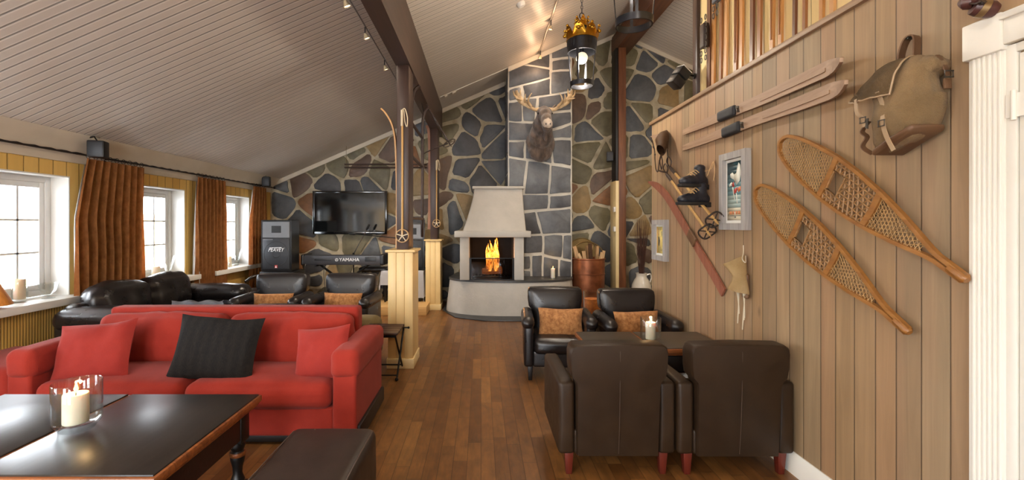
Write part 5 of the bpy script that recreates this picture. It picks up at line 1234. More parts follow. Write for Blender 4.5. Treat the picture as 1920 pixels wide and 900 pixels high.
def art2(p, m, R):
    p([(0, 0), (1, 0), (1, 1), (0, 1)], 0); o = .0015
    p([(0, 0), (.12, 0), (.12, 1), (0, 1)], 1, o); p([(.10, .62), (1, .62), (1, .64), (.10, .64)], 2, o); p([(.22, .62), (.34, .60), (.40, .48), (.34, .30), (.26, .26), (.24, .44)], 3, o * 1.3); p([(.60, .82), (.68, .84), (.70, .68), (.64, .64)], 4, o); p([(.16, .92), (.24, .84), (.20, .74), (.28, .66), (.32, .68), (.26, .76), (.30, .84), (.22, .94)], 5, o)
    p([(.55, .10), (.95, .10), (.95, .25), (.55, .25)], 2, o)
picture('small framed print in yellow tones at the far end of the plank wall', 4.385, 4.72, 1.085, 1.492, .05, art2, [mat('print_%s' % n, c, .45, var=.05) for n, c in (('yellow', S(222, 200, 122)), ('amber', S(206, 160, 92)), ('straw', S(200, 182, 110)), ('black', S(44, 40, 40)), ('grey', S(120, 116, 104)), ('tan', S(190, 140, 96)))])
# hanging boots
BL = mat_leather('navy_black_leather', S(26, 28, 36), S(40, 42, 50), .45, .2); LC = mat('tan_lace', S(186, 150, 104), .7, var=.15)
def boot(label, c, yaw, dz):
    c = V(c); T0 = TR(*c) @ RZ(yaw)     # toe towards local -X, heel at the wall
    q = lambda *v: T0 @ V(v); R3 = RZ(yaw)
    me = remesh([(q(.0, 0, .10), (.052, .045, .075), R3), (q(.005, 0, .155), (.048, .042, .03), R3), (q(-.02, 0, .06), (.085, .048, .05), R3), (q(-.10, 0, .05), (.085, .050, .045), R3), (q(-.165, 0, .042), (.05, .046, .036), R3), (q(.03, 0, .05), (.05, .045, .048), R3)], .009, 5)
    e = thing('ski_boot', label, 'boot', c, 'old boots hung on the plank wall'); me.materials.append(BL); put('upper', me, e)
    m = M(); out = [(.08, .0), (.07, .038), (.0, .044), (-.10, .052), (-.18, .046), (-.222, .02), (-.222, -.02), (-.18, -.046), (-.10, -.052), (.0, -.044), (.07, -.038)]; m.prism([q(x, y, .0) for x, y in out], (0, 0, .022), bev=.004); m.prism([q(x, y, -.016) for x, y in [(.08, .0), (.07, .038), (.02, .043), (.02, -.043), (.07, -.038)]], (0, 0, .018), bev=.003); build('sole', m, mat('boot_sole', S(30, 26, 24), .7, var=.1), e)
    m = M()
    for k in range(5): x = -.045 - k * .022; z = .132 - k * .012; m.tube(smoothpath([q(x, -.034, z - .02), q(x - .005, 0, z + .004), q(x - .012, .034, z - .02)], 4), .0035, 5)
    build('laces', m, LC, e)
boot('upper of two dark old boots hung by their laces on the plank wall', (1.742, 3.62, 1.742), .45, 0); boot('lower of two dark old boots hung by their laces on the plank wall', (1.742, 3.60, 1.600), .30, 0)
m = M(); m.tube(smoothpath([W(1326, 330, .05), W(1333, 312, .03), W(1338, 303, .012), W(1340, 318, .03), W(1338, 338, .06)], 5), .003, 5); m.tube(smoothpath([W(1318, 322, .05), W(1334, 316, .03), W(1338, 304, .014)], 5), .003, 5); m.tube([W(1338, 303, 0), W(1338, 303, .02)], .004, 6); tag(build('boot_laces', m, LC), 'tan laces hanging the pair of boots from a nail', 'laces')
# canvas gaiter pouch with strings
CAN = mat_fabric('cream_canvas', S(188, 160, 112), S(214, 188, 142), scale=300)
c0 = W(1386, 515, .06); e = thing('leather_mitten', 'pale canvas mitten with flared cuff and hanging strings on the plank wall', 'mitten', c0)
secs = [((1376, 487, .075), .068, .024, .034), ((1379, 493, .075), .066, .030, .026), ((1384, 507, .07), .052, .034, .010), ((1387, 520, .068), .043, .032, -.004), ((1387, 531, .07), .050, .034, -.010), ((1385, 543, .075), .064, .032, -.014), ((1384, 547, .075), .066, .026, -.014)]
m = M(); bm = m.bm; rows = []; ax = V((-.8, .6, 0)); ay = V((-.6, -.8, 0))
for i, (p, ra, rb, tl) in enumerate(secs):
    c = W(*p); rows.append([bm.verts.new(c + ax * ra * math.cos(a) + ay * rb * math.sin(a) - V((0, 0, tl * math.cos(a))) + V((0, 0, 1)) * noise.noise(V((a, i, 5))) * .006 + ay * noise.noise(V((a * 2, i, 1))) * .008) for a in [2 * PI * k / 22 for k in range(22)]])
for A, B in zip(rows, rows[1:]):
    for j in range(22): m._face([A[j], A[(j + 1) % 22], B[(j + 1) % 22], B[j]])
bmesh.ops.solidify(bm, geom=bm.faces[:], thickness=.004); build('cuff', m, CAN, e)
m = M(); m.rbox(W(1398, 536, .03), (.03, .06, .17), .014, 3, wr=.006); build('thumb', m, LEA, e)
m = M(); m.tube(smoothpath([W(1394, 460, .006), W(1394, 474, .02), W(1392, 486, .08), W(1398, 492, .08), W(1398, 480, .03)], 5), .004, 5)
build('tie_loop', m, mat('white_string', S(206, 194, 170), .8, var=.1), e)
for x0, x1, y1 in ((1382, 1386, 588), (1385, 1383, 606), (1393, 1396, 596), (1397, 1392, 618), (1394, 1395, 600)): m = M(); m.tube(smoothpath([W(x0, 548, .05), W((x0 + x1) / 2 + 1, 570, .03), W(x1, y1, .02)], 4), .0042, 5); build('string', m, MATS['white_string'], e)
# leather harness bag at the far end
e = thing('leather_nosebag', 'brown leather bag with dangling straps at the far end of the plank wall', 'bag', W(1240, 270, .08))
m = M(); bm = m.bm; rows = []
for (x, y, off, ra, rb) in ((1251, 248, .015, .02, .02), (1244, 258, .07, .085, .05), (1240, 268, .10, .095, .06), (1240, 277, .13, .075, .05), (1239, 282, .15, .062, .045)):
    c = W(x, y, off); rows.append([bm.verts.new(c + V((-.5 * rb * math.sin(a), ra * math.cos(a) * 1.0, rb * math.sin(a) * 1.1)) + V((-.3, 0, 0)) * ra * math.cos(a) * .4) for a in [2 * PI * k / 18 for k in range(18)]])
for A, B in zip(rows, rows[1:]):
    for j in range(18): m._face([A[j], A[(j + 1) % 18], B[(j + 1) % 18], B[j]])
bmesh.ops.solidify(bm, geom=bm.faces[:], thickness=.005); build('pouch', m, LEA, e)
m = M(); m.prism([W(1219, 256, .05), W(1251, 246, .012), W(1253, 280, .012), W(1246, 275, .06), W(1236, 262, .09)], (-.004, 0, 0)); build('flap', m, LEA, e)
for k, pts in enumerate((((1221, 258, .06), (1227, 280, .07), (1228, 300, .05), (1230, 318, .04), (1234, 320, .04), (1236, 300, .05)), ((1244, 285, .10), (1237, 300, .06), (1240, 318, .05)), ((1236, 284, .10), (1242, 300, .06), (1241, 317, .05)), ((1251, 280, .03), (1252, 300, .02), (1251, 321, .02), (1243, 322, .03), (1236, 320, .03)))):
    m = M(); m.strip(smoothpath([W(*p) for p in pts], 5), .016, .004, (0, 1, 0)); build('strap', m, DLEA, e)
for p in ((1226, 275, .075), (1229, 290, .065), (1222, 262, .07)): build('strap_buckle', M().tube([W(*p) + V((-.005, .014 * math.cos(a), .014 * math.sin(a))) for a in [2 * PI * k / 10 for k in range(10)]], .003, 5, closed=True), STEEL, e)
# rucksack
RUC = mat_fabric('khaki_canvas', S(112, 91, 62), S(142, 116, 82), scale=260, bmp=.8, wrk=3.); RUCL = mat_leather('pale_strap_leather', S(150, 124, 94), S(174, 150, 120), .6)
e = thing('rucksack', 'old khaki canvas rucksack with open flap hung on the plank wall', 'rucksack', (1.74, 1.84, 1.75)); rc = V((1.735, 1.848, 1.945))
def rshape(q):
    t = (q.z + .1625) / .325; k = 1.04 - .16 * max(0, t - .5) - .14 * max(0, .25 - t)
    return V((q.x * (1.0 - .25 * max(0, t - .4)), q.y * k, q.z - .035 * (q.y / .1) * (1 if t < .4 else .3)))
def cr2(rows, u, v):
    def cr(p, t):
        n = len(p) - 1; i = min(n - 1, int(t * n)); f = t * n - i; p0 = p[max(0, i - 1)]; p1 = p[i]; p2 = p[i + 1]; p3 = p[min(n, i + 2)]
        return .5 * ((2 * p1) + (p2 - p0) * f + (2 * p0 - 5 * p1 + 4 * p2 - p3) * f * f + (3 * p1 - p0 - 3 * p2 + p3) * f ** 3)
    return cr([cr([V(q) for q in r], u) for r in rows], v)
m = M(); m.rbox(rc, (.155, .205, .325), .06, 9, puff=(.022, .014, .010), wr=.018, wscale=9.5, seed=4, shape=rshape); build('body', m, RUC, e)
m = M(); m.rbox(rc + V((-.002, -.002, -.155)), (.14, .18, .03), .014, 6, puff=(.008, .008, .004), wr=.004, seed=2, shape=lambda q: V((q.x, q.y, q.z - .42 * q.y))); build('base_shade', m, LEA, e, 'dark worn leather base')  # darker strip paints in the shadow along the rucksack's bottom
FR = [[(1.805, 1.834, 2.112), (1.80, 1.90, 2.125), (1.78, 1.99, 2.10), (1.735, 2.10, 2.03)], [(1.70, 1.80, 2.115), (1.68, 1.87, 2.115), (1.675, 1.96, 2.075), (1.685, 2.075, 2.005)], [(1.635, 1.785, 2.055), (1.628, 1.86, 2.055), (1.64, 1.95, 2.03), (1.672, 2.045, 1.995)], [(1.622, 1.800, 1.965), (1.616, 1.87, 1.972), (1.632, 1.95, 1.98), (1.665, 2.01, 1.985)]]
flap = lambda u, v: cr2(FR, u, v) + V((noise.noise(V((u * 6, v * 6, 2))), 0, noise.noise(V((u * 6, v * 6, 9))))) * .006
m = M(); m.grid(flap, 24, 20); bmesh.ops.solidify(m.bm, geom=m.bm.faces[:], thickness=.005); fl_ = build('flap', m, RUC, e)
m = M(); m.tube([flap(0, v / 15) for v in range(16)] + [flap(u / 15, 1) for u in range(1, 16)] + [flap(1, 1 - v / 15) for v in range(1, 16)], .0035, 6); build('flap_binding', m, RUCL, fl_)
m = M(); m.rbox((1.755, 1.80, 2.065), (.115, .13, .085), .035, 7, puff=(.012, .012, .012), wr=.018, wscale=14, seed=8); build('neck', m, RUC, e)
m = M(); m.strip(smoothpath([V((1.795, 1.935, 2.11)), V((1.785, 1.925, 2.17)), V((1.79, 1.905, 2.225)), V((1.795, 1.872, 2.225)), V((1.785, 1.858, 2.16)), V((1.775, 1.855, 2.10))], 5), .040, .006, (1, .3, 0)); build('carry_loop', m, LEA, e)
m = M(); m.tube([(1.82, 1.89, 2.222), (1.775, 1.89, 2.226)], .006, 8); build('hook', m, STEEL, e)
for pts, by in (([(1.618, 1.852, 1.99), (1.640, 1.850, 1.93), (1.632, 1.842, 1.86), (1.640, 1.832, 1.80), (1.652, 1.815, 1.745)], 1.838), ([(1.655, 2.0, 2.0), (1.65, 1.99, 1.94), (1.66, 1.965, 1.90), (1.655, 1.955, 1.87)], 1.962)):
    m = M(); m.strip(smoothpath(pts, 5), .018, .004, (0, 1, 0)); s = build('strap', m, RUCL, e)
    k = len(pts) // 2; c = V(pts[k]) + V((-.006, 0, 0)); m = M(); m.tube([c + V((0, dy, dz_)) for dy, dz_ in ((-.014, -.012), (.014, -.012), (.014, .012), (-.014, .012))], .003, 6, closed=True); build('buckle', m, STEEL, s)
m = M(); m.strip(smoothpath([V((1.755, 1.745, 2.10)), V((1.765, 1.728, 2.06)), V((1.775, 1.724, 2.015))], 5), .022, .004, (1, .2, 0)); m.box(1.762, 1.79, 1.722, 1.732, 1.965, 2.005, .003); s = build('side_strap', m, LEA, e)
m = M(); c = V((1.775, 1.720, 2.02)); m.tube([c + V((dx, 0, dz_)) for dx, dz_ in ((-.016, -.012), (.016, -.012), (.016, .012), (-.016, .012))], .0035, 6, closed=True); build('buckle', m, STEEL, s)
m = M(); m.strip(smoothpath([V((1.70, 1.985, 1.90)), V((1.69, 2.01, 1.86)), V((1.69, 1.985, 1.83)), V((1.68, 1.995, 1.79)), V((1.70, 1.97, 1.755))], 5), .02, .005, (1, 0, .3)); build('shoulder_strap', m, LEA, e)
m = M(); m.prism([V((1.628, 1.905, 1.85)), V((1.628, 1.918, 1.855)), V((1.630, 1.915, 1.895)), V((1.630, 1.906, 1.895))], (-.004, 0, 0)); build('metal_tab', m, STEEL, e)
# old clog-like objects near the door
e = thing('leather_harness', 'dark leather and brass harness piece hung above the white door casing', 'harness', W(1836, 14, .08))
OX = mat_leather('oxblood_leather', S(58, 32, 30), S(84, 48, 42), .4); A = W(1822, 12, .09); B = W(1868, 20, .03); m = M(); d = B - A
m.tube([A, A + d * .06, A + d * .35, A + d * .8, B], [.012, .026, .030, .029, .022], 14); build('roll', m, OX, e)
m = M(); m.tube([A + d * .30, A + d * .58], [.0315, .0318], 14); build('brass_plate', m, mat('worn_brass', S(150, 128, 92), .35, .8, var=.2), e)
m = M(); m.tube([W(1802, 8, .10), W(1806, 6, .10), W(1818, 4, .09), W(1826, 0, .08)], [.014, .024, .026, .020], 12); build('toggle', m, OX, e)
m = M(); m.strip(smoothpath([W(1814, 6, .09), W(1838, 6, .10), W(1850, -8, .05), W(1860, -30, .012)], 5), .02, .005, NX); build('strap', m, DLEA, e)
# skis standing on the ledge
SK = [mat_wood('ski_%s' % n, a, b_, 'Z', .4, .7, coat=.15) for n, a, b_ in (('honey', S(150, 98, 48), S(184, 130, 72)), ('brown', S(112, 68, 36), S(146, 94, 52)), ('dark', S(78, 46, 28), S(108, 66, 40)), ('tan', S(166, 118, 70), S(198, 150, 98)))]
LBL = ['dark ski furthest to the end of the ledge, hung with old bindings', 'honey ski beside the one with old bindings on the ledge']
ski_x = [(1329, 2, .085, 'ledge ski nearest the corner timber, hung with steel bindings'), (1337.5, 0, .07, 'second ledge ski from the corner timber'), (1351.5, 1, .055, 'third ledge ski from the corner timber, under a grey binding'), (1361, 3, .06, 'fourth ledge ski from the corner timber'), (1379.5, 1, .065, 'fifth ledge ski from the corner timber, slightly bowed'), (1390, 0, .06, 'sixth ledge ski from the corner timber'),
         (1410, 2, .060, 'seventh ledge ski from the corner timber, dark brown'), (1424, 1, .058, 'eighth ledge ski from the corner timber'), (1448, 0, .055, 'ninth ledge ski from the corner timber, broad and honey coloured'), (1463.5, 0, .058, 'tenth ledge ski from the corner timber, broad and honey coloured'), (1490, 2, .04, 'eleventh ledge ski from the corner timber, narrow and dark'), (1509, 1, .04, 'twelfth ledge ski from the corner timber, narrow'), (1541, 0, .045, 'thirteenth ledge ski from the corner timber'), (1561, 3, .05, 'fourteenth ledge ski, nearest the camera')]
XS = 1.876
for i, (px, k, w_, lab) in enumerate(ski_x):
    y = XS * F / (px - CX); L = 1.75 + .08 * ((i // 2) % 3); z0 = 2.537; lean = .02; w_ *= .56
    e = thing('ledge_ski', lab, 'ski', (XS, y, z0), 'old skis standing along the ledge'); m = M()
    pts = [V((XS, y, z0)), V((XS + .004, y, z0 + .4)), V((XS + .006, y, z0 + .9)), V((XS + .006, y, z0 + L - .22)), V((XS - .01, y, z0 + L - .1)), V((XS - .06, y, z0 + L)), V((XS - .10, y, z0 + L + .05))]
    c = smoothpath(pts, 4); ws = [w_ * (1 + .12 * math.sin(PI * min(1, j / (len(c) - 6)) * 2)) if j < len(c) - 5 else w_ * (1.1 - .2 * (j - len(c) + 5)) for j in range(len(c))]
    m.strip(c, ws, .016, (0, 1, 0)); build('blade', m, SK[k], e)
    if i in (4, 8, 9): m = M(); m.strip([V((XS - .010, y, z0 + .1)), V((XS - .007, y, z0 + L - .4))], w_ * .25, .004, (0, 1, 0)); build('groove', m, SK[1], e)
    if i in (0, 2, 6):
        zb = {0: 3.0, 2: 3.28, 6: 3.46}[i]; m = M(); m.rbox((XS - .037, y, zb), (.05, w_ + .03, .20), .015, 3, wr=.004, seed=i); bi = build('binding', m, mat('grey_binding', S(84, 86, 92), .5, .3, var=.15) if i == 2 else DLEA, e)
        m = M()
        for s in (-1, 1):
            m = M()
            for j in range(7): cz = zb + .14 - j * .055; m.tube([V((XS - .045, y + s * (w_ / 2 + .012) + .014 * math.cos(a), cz + .022 * math.sin(a))) for a in [2 * PI * q / 8 for q in range(8)]], .004, 5, closed=True)
            build('chain', m, STEEL, bi)
# flood lamp on the corner timber
e = thing('flood_lamp', 'small black twin flood lamp on an arm at the corner timber', 'lamp', (1.70, 3.97, 2.72))
m = M(); m.tube([(1.87, 3.97, 2.745), (1.80, 3.95, 2.752), (1.75, 3.94, 2.73)], .009, 8); m.lathe([(.025, 0), (.025, .012)], (0, 0, 0), 14, T=TR(1.87, 3.97, 2.745) @ RY(-PI / 2)); build('arm', m, BLK, e)
T = TR(1.715, 3.93, 2.72) @ RY(.62) @ RZ(.3)
build('housing', M().box(-.055, .055, -.05, .05, .004, .08, .006, T=T), CAST, e); build('housing', M().box(-.05, .06, -.045, .055, -.085, -.006, .006, T=T), CAST, e); build('white_panel', M().box(-.052, .052, -.048, .048, .080, .086, T=T), WHITE, e)

# ------------------------------------------------------------------ columns: skis, poles, sled
e = thing('wooden_ski', 'curved light wooden ski fixed edge on to the nearer column', 'ski', (-.885, 4.76, 1.2))
m = M(); c = smoothpath([V((-.882, 4.75, 1.20)), V((-.878, 4.75, 1.7)), V((-.885, 4.75, 2.1)), V((-.90, 4.75, 2.35)), V((-.935, 4.75, 2.50)), V((-1.0, 4.75, 2.61)), V((-1.05, 4.75, 2.66))], 5); m.strip(c, [.075] * 18 + [.078] * 6 + [.07, .068, .06, .05, .04, .03, .014], .016, (0, 1, 0)); build('blade', m, mat_wood('light_ski', S(170, 122, 70), S(204, 158, 102), 'Z', .5), e)
e = thing('wooden_ski', 'weathered reddish ski fixed edge on to the column by the fireplace', 'ski', (-.89, 7.8, 1.35))
m = M(); m.strip(smoothpath([V((-.886, 7.76, 1.36)), V((-.878, 7.76, 1.9)), V((-.878, 7.76, 2.6)), V((-.89, 7.76, 3.0)), V((-.93, 7.76, 3.14))], 5), [.08] * 18 + [.05, .03, .015], .045, (0, 1, 0)); build('blade', m, mat_wood('reddish_ski', S(120, 72, 54), S(160, 116, 88), 'Z', .6), e)
RAT = mat('rattan', S(176, 142, 96), .6, var=.15)
for lab, x, y, z0, z1 in (('bamboo ski pole with a round basket on the front of the nearer column', -.797, 4.585, 1.29, 2.60), ('bamboo ski pole with a round basket on the column by the fireplace', -.752, 7.655, 1.42, 2.52)):
    e = thing('ski_pole', lab, 'ski pole', (x, y, z0), 'ski poles on the columns')
    build('shaft', M().tube([(x, y, z0 + .05), (x, y, z1)], .0105, 8), BAM, e); build('spike', M().tube([(x, y, z0 - .02), (x, y, z0 + .05)], [.003, .009], 8), STEEL, e)
    m = M(); c = V((x, y - .004, z0 + .04)); m.tube([c + V((.064 * math.cos(a), 0, .064 * math.sin(a))) for a in [2 * PI * k / 26 for k in range(26)]], .006, 6, closed=True)
    build('basket', m, RAT, e); m = M()
    for k in range(5): a = PI / 2 + k * 2 * PI / 5; m.strip([c + V((0, -.005, 0)), c + V((.062 * math.cos(a), -.003, .062 * math.sin(a)))], .010, .003, (math.sin(a), 0, -math.cos(a)))
    build('basket_straps', m, mat('pale_leather', S(206, 190, 160), .6, var=.1), e)
    m = M(); t = V((x, y - .012, z1)); m.tube([t + V((0, 0, -.16)), t], .013, 8); m.tube(smoothpath([t, t + V((.03, -.005, .01)), t + V((.055, -.008, -.08)), t + V((.05, -.008, -.17)), t + V((.03, -.008, -.12)), t + V((.02, -.004, -.01)), t], 5), .005, 5); build('hand_strap', m, mat('pale_leather', S(206, 190, 160)), e)
SLW = mat_wood('sled_wood', S(36, 24, 20), S(58, 38, 30), 'Z', .5)
e = thing('hanging_sled', 'dark wooden sled hung upright under the beam between the two columns', 'sled', (-.79, 5.6, 1.2))
for y in (5.12, 6.08): m = M(); m.tube(smoothpath([V((-.80, y + (.08 if y > 5.5 else -.02), 1.28)), V((-.79, y, 1.5)), V((-.785, y, 2.2)), V((-.785, y, 2.75)), V((-.76, y + .02, 2.95)), V((-.70, y + .04, 3.02))], 5), .020, 8); build('runner', m, SLW, e)
for z in (2.22, 1.52, 2.6): build('crossbar', M().tube([(-.79, 5.0, z), (-.79, 6.2, z)], .018, 8), SLW, e)
for y in (5.12, 6.08): build('hanger', M().tube([(-.77, y + .02, 2.93), (-.80, y, 3.075)], .004, 5), BLK, e)
e = thing('ski_pole', 'dark ski pole with a round basket sticking out from the beam between the columns', 'ski pole', (-.6, 6.1, 2.6)); A = V((-.735, 6.12, 3.06)); B = V((-.42, 6.0, 2.52)); d = (B - A).normalized()
build('shaft', M().tube([A, B, B + d * .06], [.010, .010, .004], 8), SLW, e); q = V((.62, .2, .5)).cross(d).normalized(); q2 = d.cross(q)
m = M(); m.tube([B + (q * math.cos(a) + q2 * math.sin(a)) * .085 for a in [2 * PI * k / 26 for k in range(26)]], .009, 6, closed=True); [m.tube([B, B + (q * math.cos(a) + q2 * math.sin(a)) * .085], .005, 5) for a in (0, 1.57, 3.14, 4.71)]; build('basket', m, STEEL, e)
build('brace', M().tube([B + V((-.02, 0, 0)), V((-.735, 6.1, 2.42)), V((-.79, 6.08, 2.38))], .008, 6), SLW, e)
e = thing('hanging_rail', 'pair of thin dark rods hung level before the stone wall above the television', 'rail', (-1.7, 8.2, 2.5))
for z in (2.53, 2.47): build('rod', M().tube([(-2.47, 8.2, z), (-.98, 8.2, z)], .013, 8), POST, e)
for x in (-2.44, -1.0): build('hanger', M().tube([(x, 8.2, 2.46), (x, 8.2, zc(x) - .003)], .004, 6), BRS, e)

# ------------------------------------------------------------------ lanterns
LM = mat('lantern_metal', S(58, 58, 62), .32, .85, var=.15, vscale=20); GOLD = mat('gilt', S(190, 140, 44), .28, .95, var=.2, vscale=20); BULB = mat('globe_bulb', S(240, 226, 190), .3, var=0, emit=(1, .86, .62, 1), estr=.75)
def lantern(label):
    e = thing('crown_lantern', label, 'lantern', (0, 0, 0), 'crown lanterns along the room'); R = .112
    def band(name, r0, r1, z0, z1, t=.008, mt=LM, par=None): return build(name, M().lathe([(r0, z0), (r1, z1), (r1 - t, z1), (r0 - t, z0), (r0, z0)], (0, 0, 0), 40, cap=False), mt, par or e)
    band('bottom_ring', R, R + .004, 0, .042, .010)
    tb = band('top_band', .136, .143, .325, .445)
    m = M()
    for k in range(24): a = 2 * PI * k / 24; m.strip([V((.1385 * math.cos(a), .1385 * math.sin(a), .37)), V((.142 * math.cos(a), .142 * math.sin(a), .425))], .010, .003, (-math.sin(a), math.cos(a), 0))
    build('band_slots', m, mat('slot_black', S(12, 12, 13), .6, var=0), tb)
    for k in range(4): a = PI / 4 + .25 + k * PI / 2; m = M(); m.strip([V((R * math.cos(a) * .97, R * math.sin(a) * .97, .03)), V((.134 * math.cos(a), .134 * math.sin(a), .34))], .018, .006, (-math.sin(a), math.cos(a), 0)); build('bar', m, LM, e)
    m = M(); m.lathe([(.130, .445), (.11, .47), (.06, .53), (.05, .56), (.05, .585)], (0, 0, 0), 30, cap=False); build('cap', m, LM, e)
    def crown(name, r, z, h, n):
        m = M()
        def f(u, v): a = 2 * PI * u; pk = abs(math.sin(a * n / 2)) ** .7; rr_ = r * (1 + .14 * v * v); return V((rr_ * math.cos(a), rr_ * math.sin(a), z + v * h * (.35 + .65 * pk)))
        m.grid(f, n * 8, 7, cu=True); bmesh.ops.solidify(m.bm, geom=m.bm.faces[:], thickness=.004)
        for k in range(n):
            a = 2 * PI * (k + .5) / n; rr_ = r * 1.15; c = V((rr_ * math.cos(a), rr_ * math.sin(a), z + h * 1.02)); m.ball(c, h * .13, 8, 6); m.ball(c + V((0, 0, -h * .45)) * 1 + V((math.cos(a), math.sin(a), 0)) * .004, h * .15, 8, 6)
            for s in (-1, 1): a2 = a + s * .55 / n * 2; m.ball((rr_ * .98 * math.cos(a2), rr_ * .98 * math.sin(a2), z + h * .66), h * .10, 8, 6)
        m.tube([V((r * 1.01 * math.cos(a), r * 1.01 * math.sin(a), z + .004)) for a in [2 * PI * k / 36 for k in range(36)]], .006, 6, closed=True); build(name, m, GOLD, e)
    crown('large_crown', .143, .445, .115, 8); crown('small_crown', .055, .575, .085, 6)
    m = M(); m.ball((0, 0, .275), .056, 20, 14); bl = build('bulb', m, BULB, e); build('bulb_socket', M().lathe([(.02, .325), (.024, .34), (.024, .40), (.01, .47)], (0, 0, 0), 16), LM, bl)
    m = M(); z = .66; m.tube([V((.022 * math.cos(a), 0, z + .025 + .028 * math.sin(a))) for a in [2 * PI * k / 14 for k in range(14)]], .005, 6, closed=True); z += .06; k = 0
    while z < 1.58:
        ax = V((1, 0, 0)) if k % 2 else V((0, 1, 0)); m.tube([ax * (.010 * math.cos(a)) + V((0, 0, z + .020 * math.sin(a) + .014)) for a in [2 * PI * j / 8 for j in range(8)]], .0032, 5, closed=True); z += .033; k += 1
    build('chain', m, LM, e)
    return e
l1 = lantern('crown lantern hanging on a chain in front of the chimney, crown fully in view'); l1.location = (.978, 4.4, 2.785)
l2 = dup(l1, (.955, 2.83, 2.685), .35, 'nearer crown lantern at the top edge, only its lower ring and bars in view')
# track lamps under the roof
def track(label, x, y0, y1, off, grp, ys_, hang, wm):
    z = zc(x) - off; e = thing('light_track', label, 'light track', (x, (y0 + y1) / 2, z)); m = M()
    m.box(x - wm, x + wm, y0, y1, z - .008, z + .008, .003); build('conductor', m, mat('track_grey', S(150, 144, 136), .4, .4, var=.05), e)
    for y in [y0 + (y1 - y0) * k / 5 for k in range(6)]: build('standoff', M().tube([(x, y, z), (x, y, zc(x) - .002)], .006, 6), WHITE, e)
    for i, (y, lab) in enumerate(ys_):
        t = thing('track_spot', lab, 'spotlight', (x, y, z - hang), grp); tz = z - .008
        build('stem', M().tube([(x, y, tz - .001), (x, y, tz - hang * .45)], .006, 6), LM, t)
        T = TR(x, y, tz - hang * .45) @ RX(.25) @ RY(-.35 if x < 0 else .2)
        build('reflector', M().lathe([(.012, .0), (.020, -.02), (.030, -.045), (.032, -.052), (.029, -.052), (.018, -.022), (.001, -.012)], (0, 0, 0), 20, T=T), mat('reflector_glass', S(214, 196, 160), .2, .4, var=0), t)
        build('lamp_disc', M().lathe([(.001, -.044), (.026, -.046), (.026, -.042), (.001, -.040)], (0, 0, 0), 20, T=T), mat_emit('halogen', (1, .82, .56, 1), 8.) if 'halogen' not in MATS else MATS['halogen'], t)
track('thin light track under the left roof slope beside the beam', -1.142, 2.2, 6.2, .03, 'small spotlights on the tracks', ((3.80, 'small spotlight at the top edge on the track beside the beam'), (4.46, 'small spotlight in the middle of the track beside the beam'), (5.36, 'small spotlight on the beam track nearest the column')), .14, .005)
track('grey light track under the roof in front of the chimney', .985, 5.2, 7.66, .02, 'small spotlights on the tracks', ((6.38, 'small spotlight on the track leading to the chimney'), (7.50, 'small spotlight close to the top of the chimney breast')), .17, .014)
def ceil_at(x, y): k = (2.21 + .433 * 3.95 - H) / ((CY - y) - .433 * (x - CX)); return V(((x - CX) * k, F * k, H + (CY - y) * k))
p = ceil_at(976, 6); T = TR(*p) @ RY(-math.atan(.433)); tag(build('smoke_detector', M().lathe([(.001, -.045), (.035, -.045), (.05, -.03), (.055, 0)], (0, 0, 0), 24, T=T), WHITE), 'white smoke detector on the ceiling beside the chimney track', 'smoke detector')
p = ceil_at(110, 257); T = TR(*p) @ RY(-math.atan(.433)); tag(build('ceiling_spot', M().lathe([(.001, -.008), (.03, -.008), (.04, 0)], (0, 0, 0), 24, T=T), WHITE), 'flat white ceiling disc low above the first window', 'ceiling disc')
e = thing('junction_box', 'pale junction boxes on a cable across the ceiling beside the beam end', 'junction box', (-.55, 7.72, 3.6)); m = M(); m.tube([(x, 7.72, zc(x) - .008) for x in (-.70, -.3, .1, .455)], .007, 6); build('cable', m, WHITE, e)
for x, s in ((-.60, .05), (-.46, .07)): T = TR(x, 7.76, zc(x) - .022) @ RY(-math.atan(.433)); build('box', M().box(-s / 2, s / 2, -.05, .04, -.02, .02, .006, T=T), TRIMW, e)
e = thing('wall_switch', 'two white switches on the yellow cladding of the ridge post', 'switch', (2.39, 8.12, 1.5))
for z in (1.36, 1.71): build('switch_plate', M().box(2.36, 2.394, 8.05, 8.13, z - .045, z + .045, .006), WHITE, e)
# candles on the tables
tc = (-1.76, 1.975, .56)
hurricane('thick clear glass around a lit candle on the black coffee table', tc, .088, .205); candle('lit white pillar candle in the glass on the black coffee table', (tc[0] - .006, tc[1], tc[2] + .0265), .046, .125, True)
tc = (1.275, 3.41, .56)
hurricane('clear glass around a lit candle on the brown table by the plank wall', tc, .074, .19); candle('lit white candle in the glass on the brown table by the plank wall', (tc[0], tc[1], tc[2] + .0265), .036, .125, True)
# ------------------------------------------------------------------ light and camera
w = bpy.data.worlds.new('sky'); SC.world = w; w.use_nodes = True
bg = w.node_tree.nodes['Background']; bg.inputs[0].default_value = (.86, .93, 1.0, 1); bg.inputs[1].default_value = 24.0
def portal(name, loc, sx, sy, rot):
    l = bpy.data.lights.new(name, 'AREA'); l.shape = 'RECTANGLE'; l.size = sx; l.size_y = sy; l.cycles.is_portal = True
    o = bpy.data.objects.new(name, l); COL.objects.link(o); o.location = loc; o.rotation_euler = rot
for i, (a, b) in enumerate(WIN): portal('window_portal', (XL - .27, (a + b) / 2, (WZ0 + WZ1) / 2), WZ1 - WZ0, b - a, (0, -PI / 2, 0))
for a, b in ((-3.4, -2.2), (-1.4, -.4)): portal('rear_portal', ((a + b) / 2, -3.22, 1.35), b - a, 1.7, (PI / 2, 0, 0))
WARM = (1.0, .84, .66)
SOFT = (1.0, .92, .82)
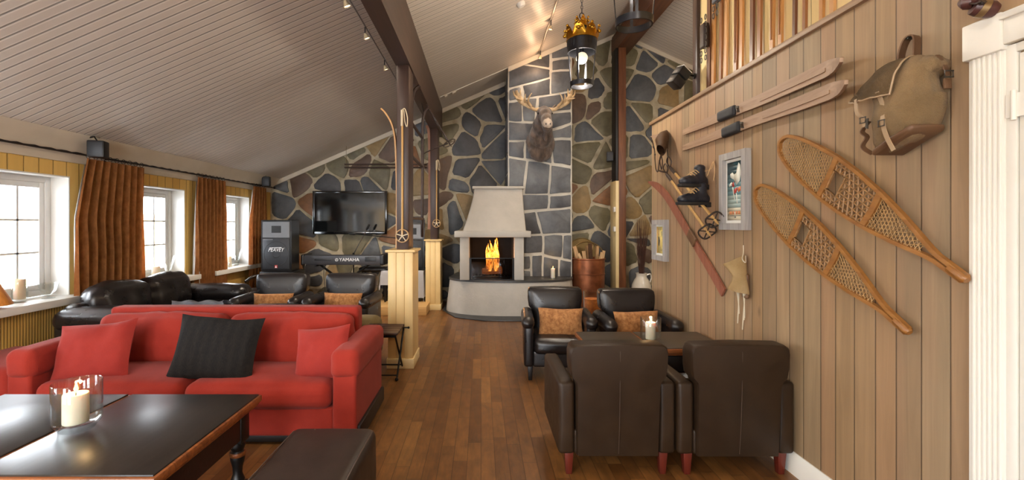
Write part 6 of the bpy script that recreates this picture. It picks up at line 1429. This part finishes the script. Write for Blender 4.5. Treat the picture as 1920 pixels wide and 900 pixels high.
for x, y, e_ in ((-2.7, -1.6, 110), (-1.9, -.5, 60), (.4, -1.9, 40)): light('rear_fill_light', 'POINT', (x, y, 2.15), e_, SOFT, .3)  # unseen lights added behind the camera to brighten the room
for y, e_ in ((.3, 60), (1.9, 40), (3.8, 14), (4.46, 10), (5.36, 130), (6.1, 190)): light('track_and_fill_light', 'SPOT', (-1.142, y, 3.25), e_, WARM, .03, rot=(.3, .32 if y > 5 else -.3, 0), spot_size=1.6, spot_blend=.9)  # lights away from the built spots are added to brighten the room
for y, e_ in ((1.3, 14), (2.83, 40), (4.4, 60)): light('lantern_light', 'POINT', (.965, y, 2.97 if y > 2 else 2.9), e_, (1, .9, .76), .055)
for y, e_ in ((5.2, 60), (6.38, 40), (7.4, 14)): light('track_and_fill_light', 'SPOT', (.985, y, 4.12), e_, WARM, .03, rot=(.15, .1, 0), spot_size=2.5, spot_blend=.9); light('track_glow', 'POINT', (.985, y, 4.08), 5, (1, .6, .34), .03)  # the first has no built spot, added to brighten the far end
light('side_room_fill', 'POINT', (3.4, 5.0, 2.6), 90, SOFT, .2)  # unseen light added to brighten the recess behind the partition
cam = bpy.data.cameras.new('camera'); co = bpy.data.objects.new('camera', cam); COL.objects.link(co)
co.location = (0, 0, H); co.rotation_euler = (PI / 2, 0, 0)
cam.sensor_fit = 'HORIZONTAL'; cam.sensor_width = 36; cam.lens = F / 1920 * 36
cam.shift_x = (960 - CX) / 1920; cam.shift_y = -(450 - CY) / 1920; cam.clip_start = .05; cam.clip_end = 200
SC.camera = co
vs = SC.view_settings; vs.view_transform = 'Standard'; vs.look = 'None'; vs.gamma = 1; vs.use_curve_mapping = False; vs.exposure = 0.22
SC.cycles.max_bounces = 8; SC.cycles.diffuse_bounces = 5; SC.cycles.transparent_max_bounces = 12; SC.cycles.caustics_reflective = False; SC.cycles.caustics_refractive = False
SC.cycles.sample_clamp_indirect = 6.0
try: SC.cycles.use_denoising = True; SC.cycles.denoiser = 'OPENIMAGEDENOISE'
except Exception: pass
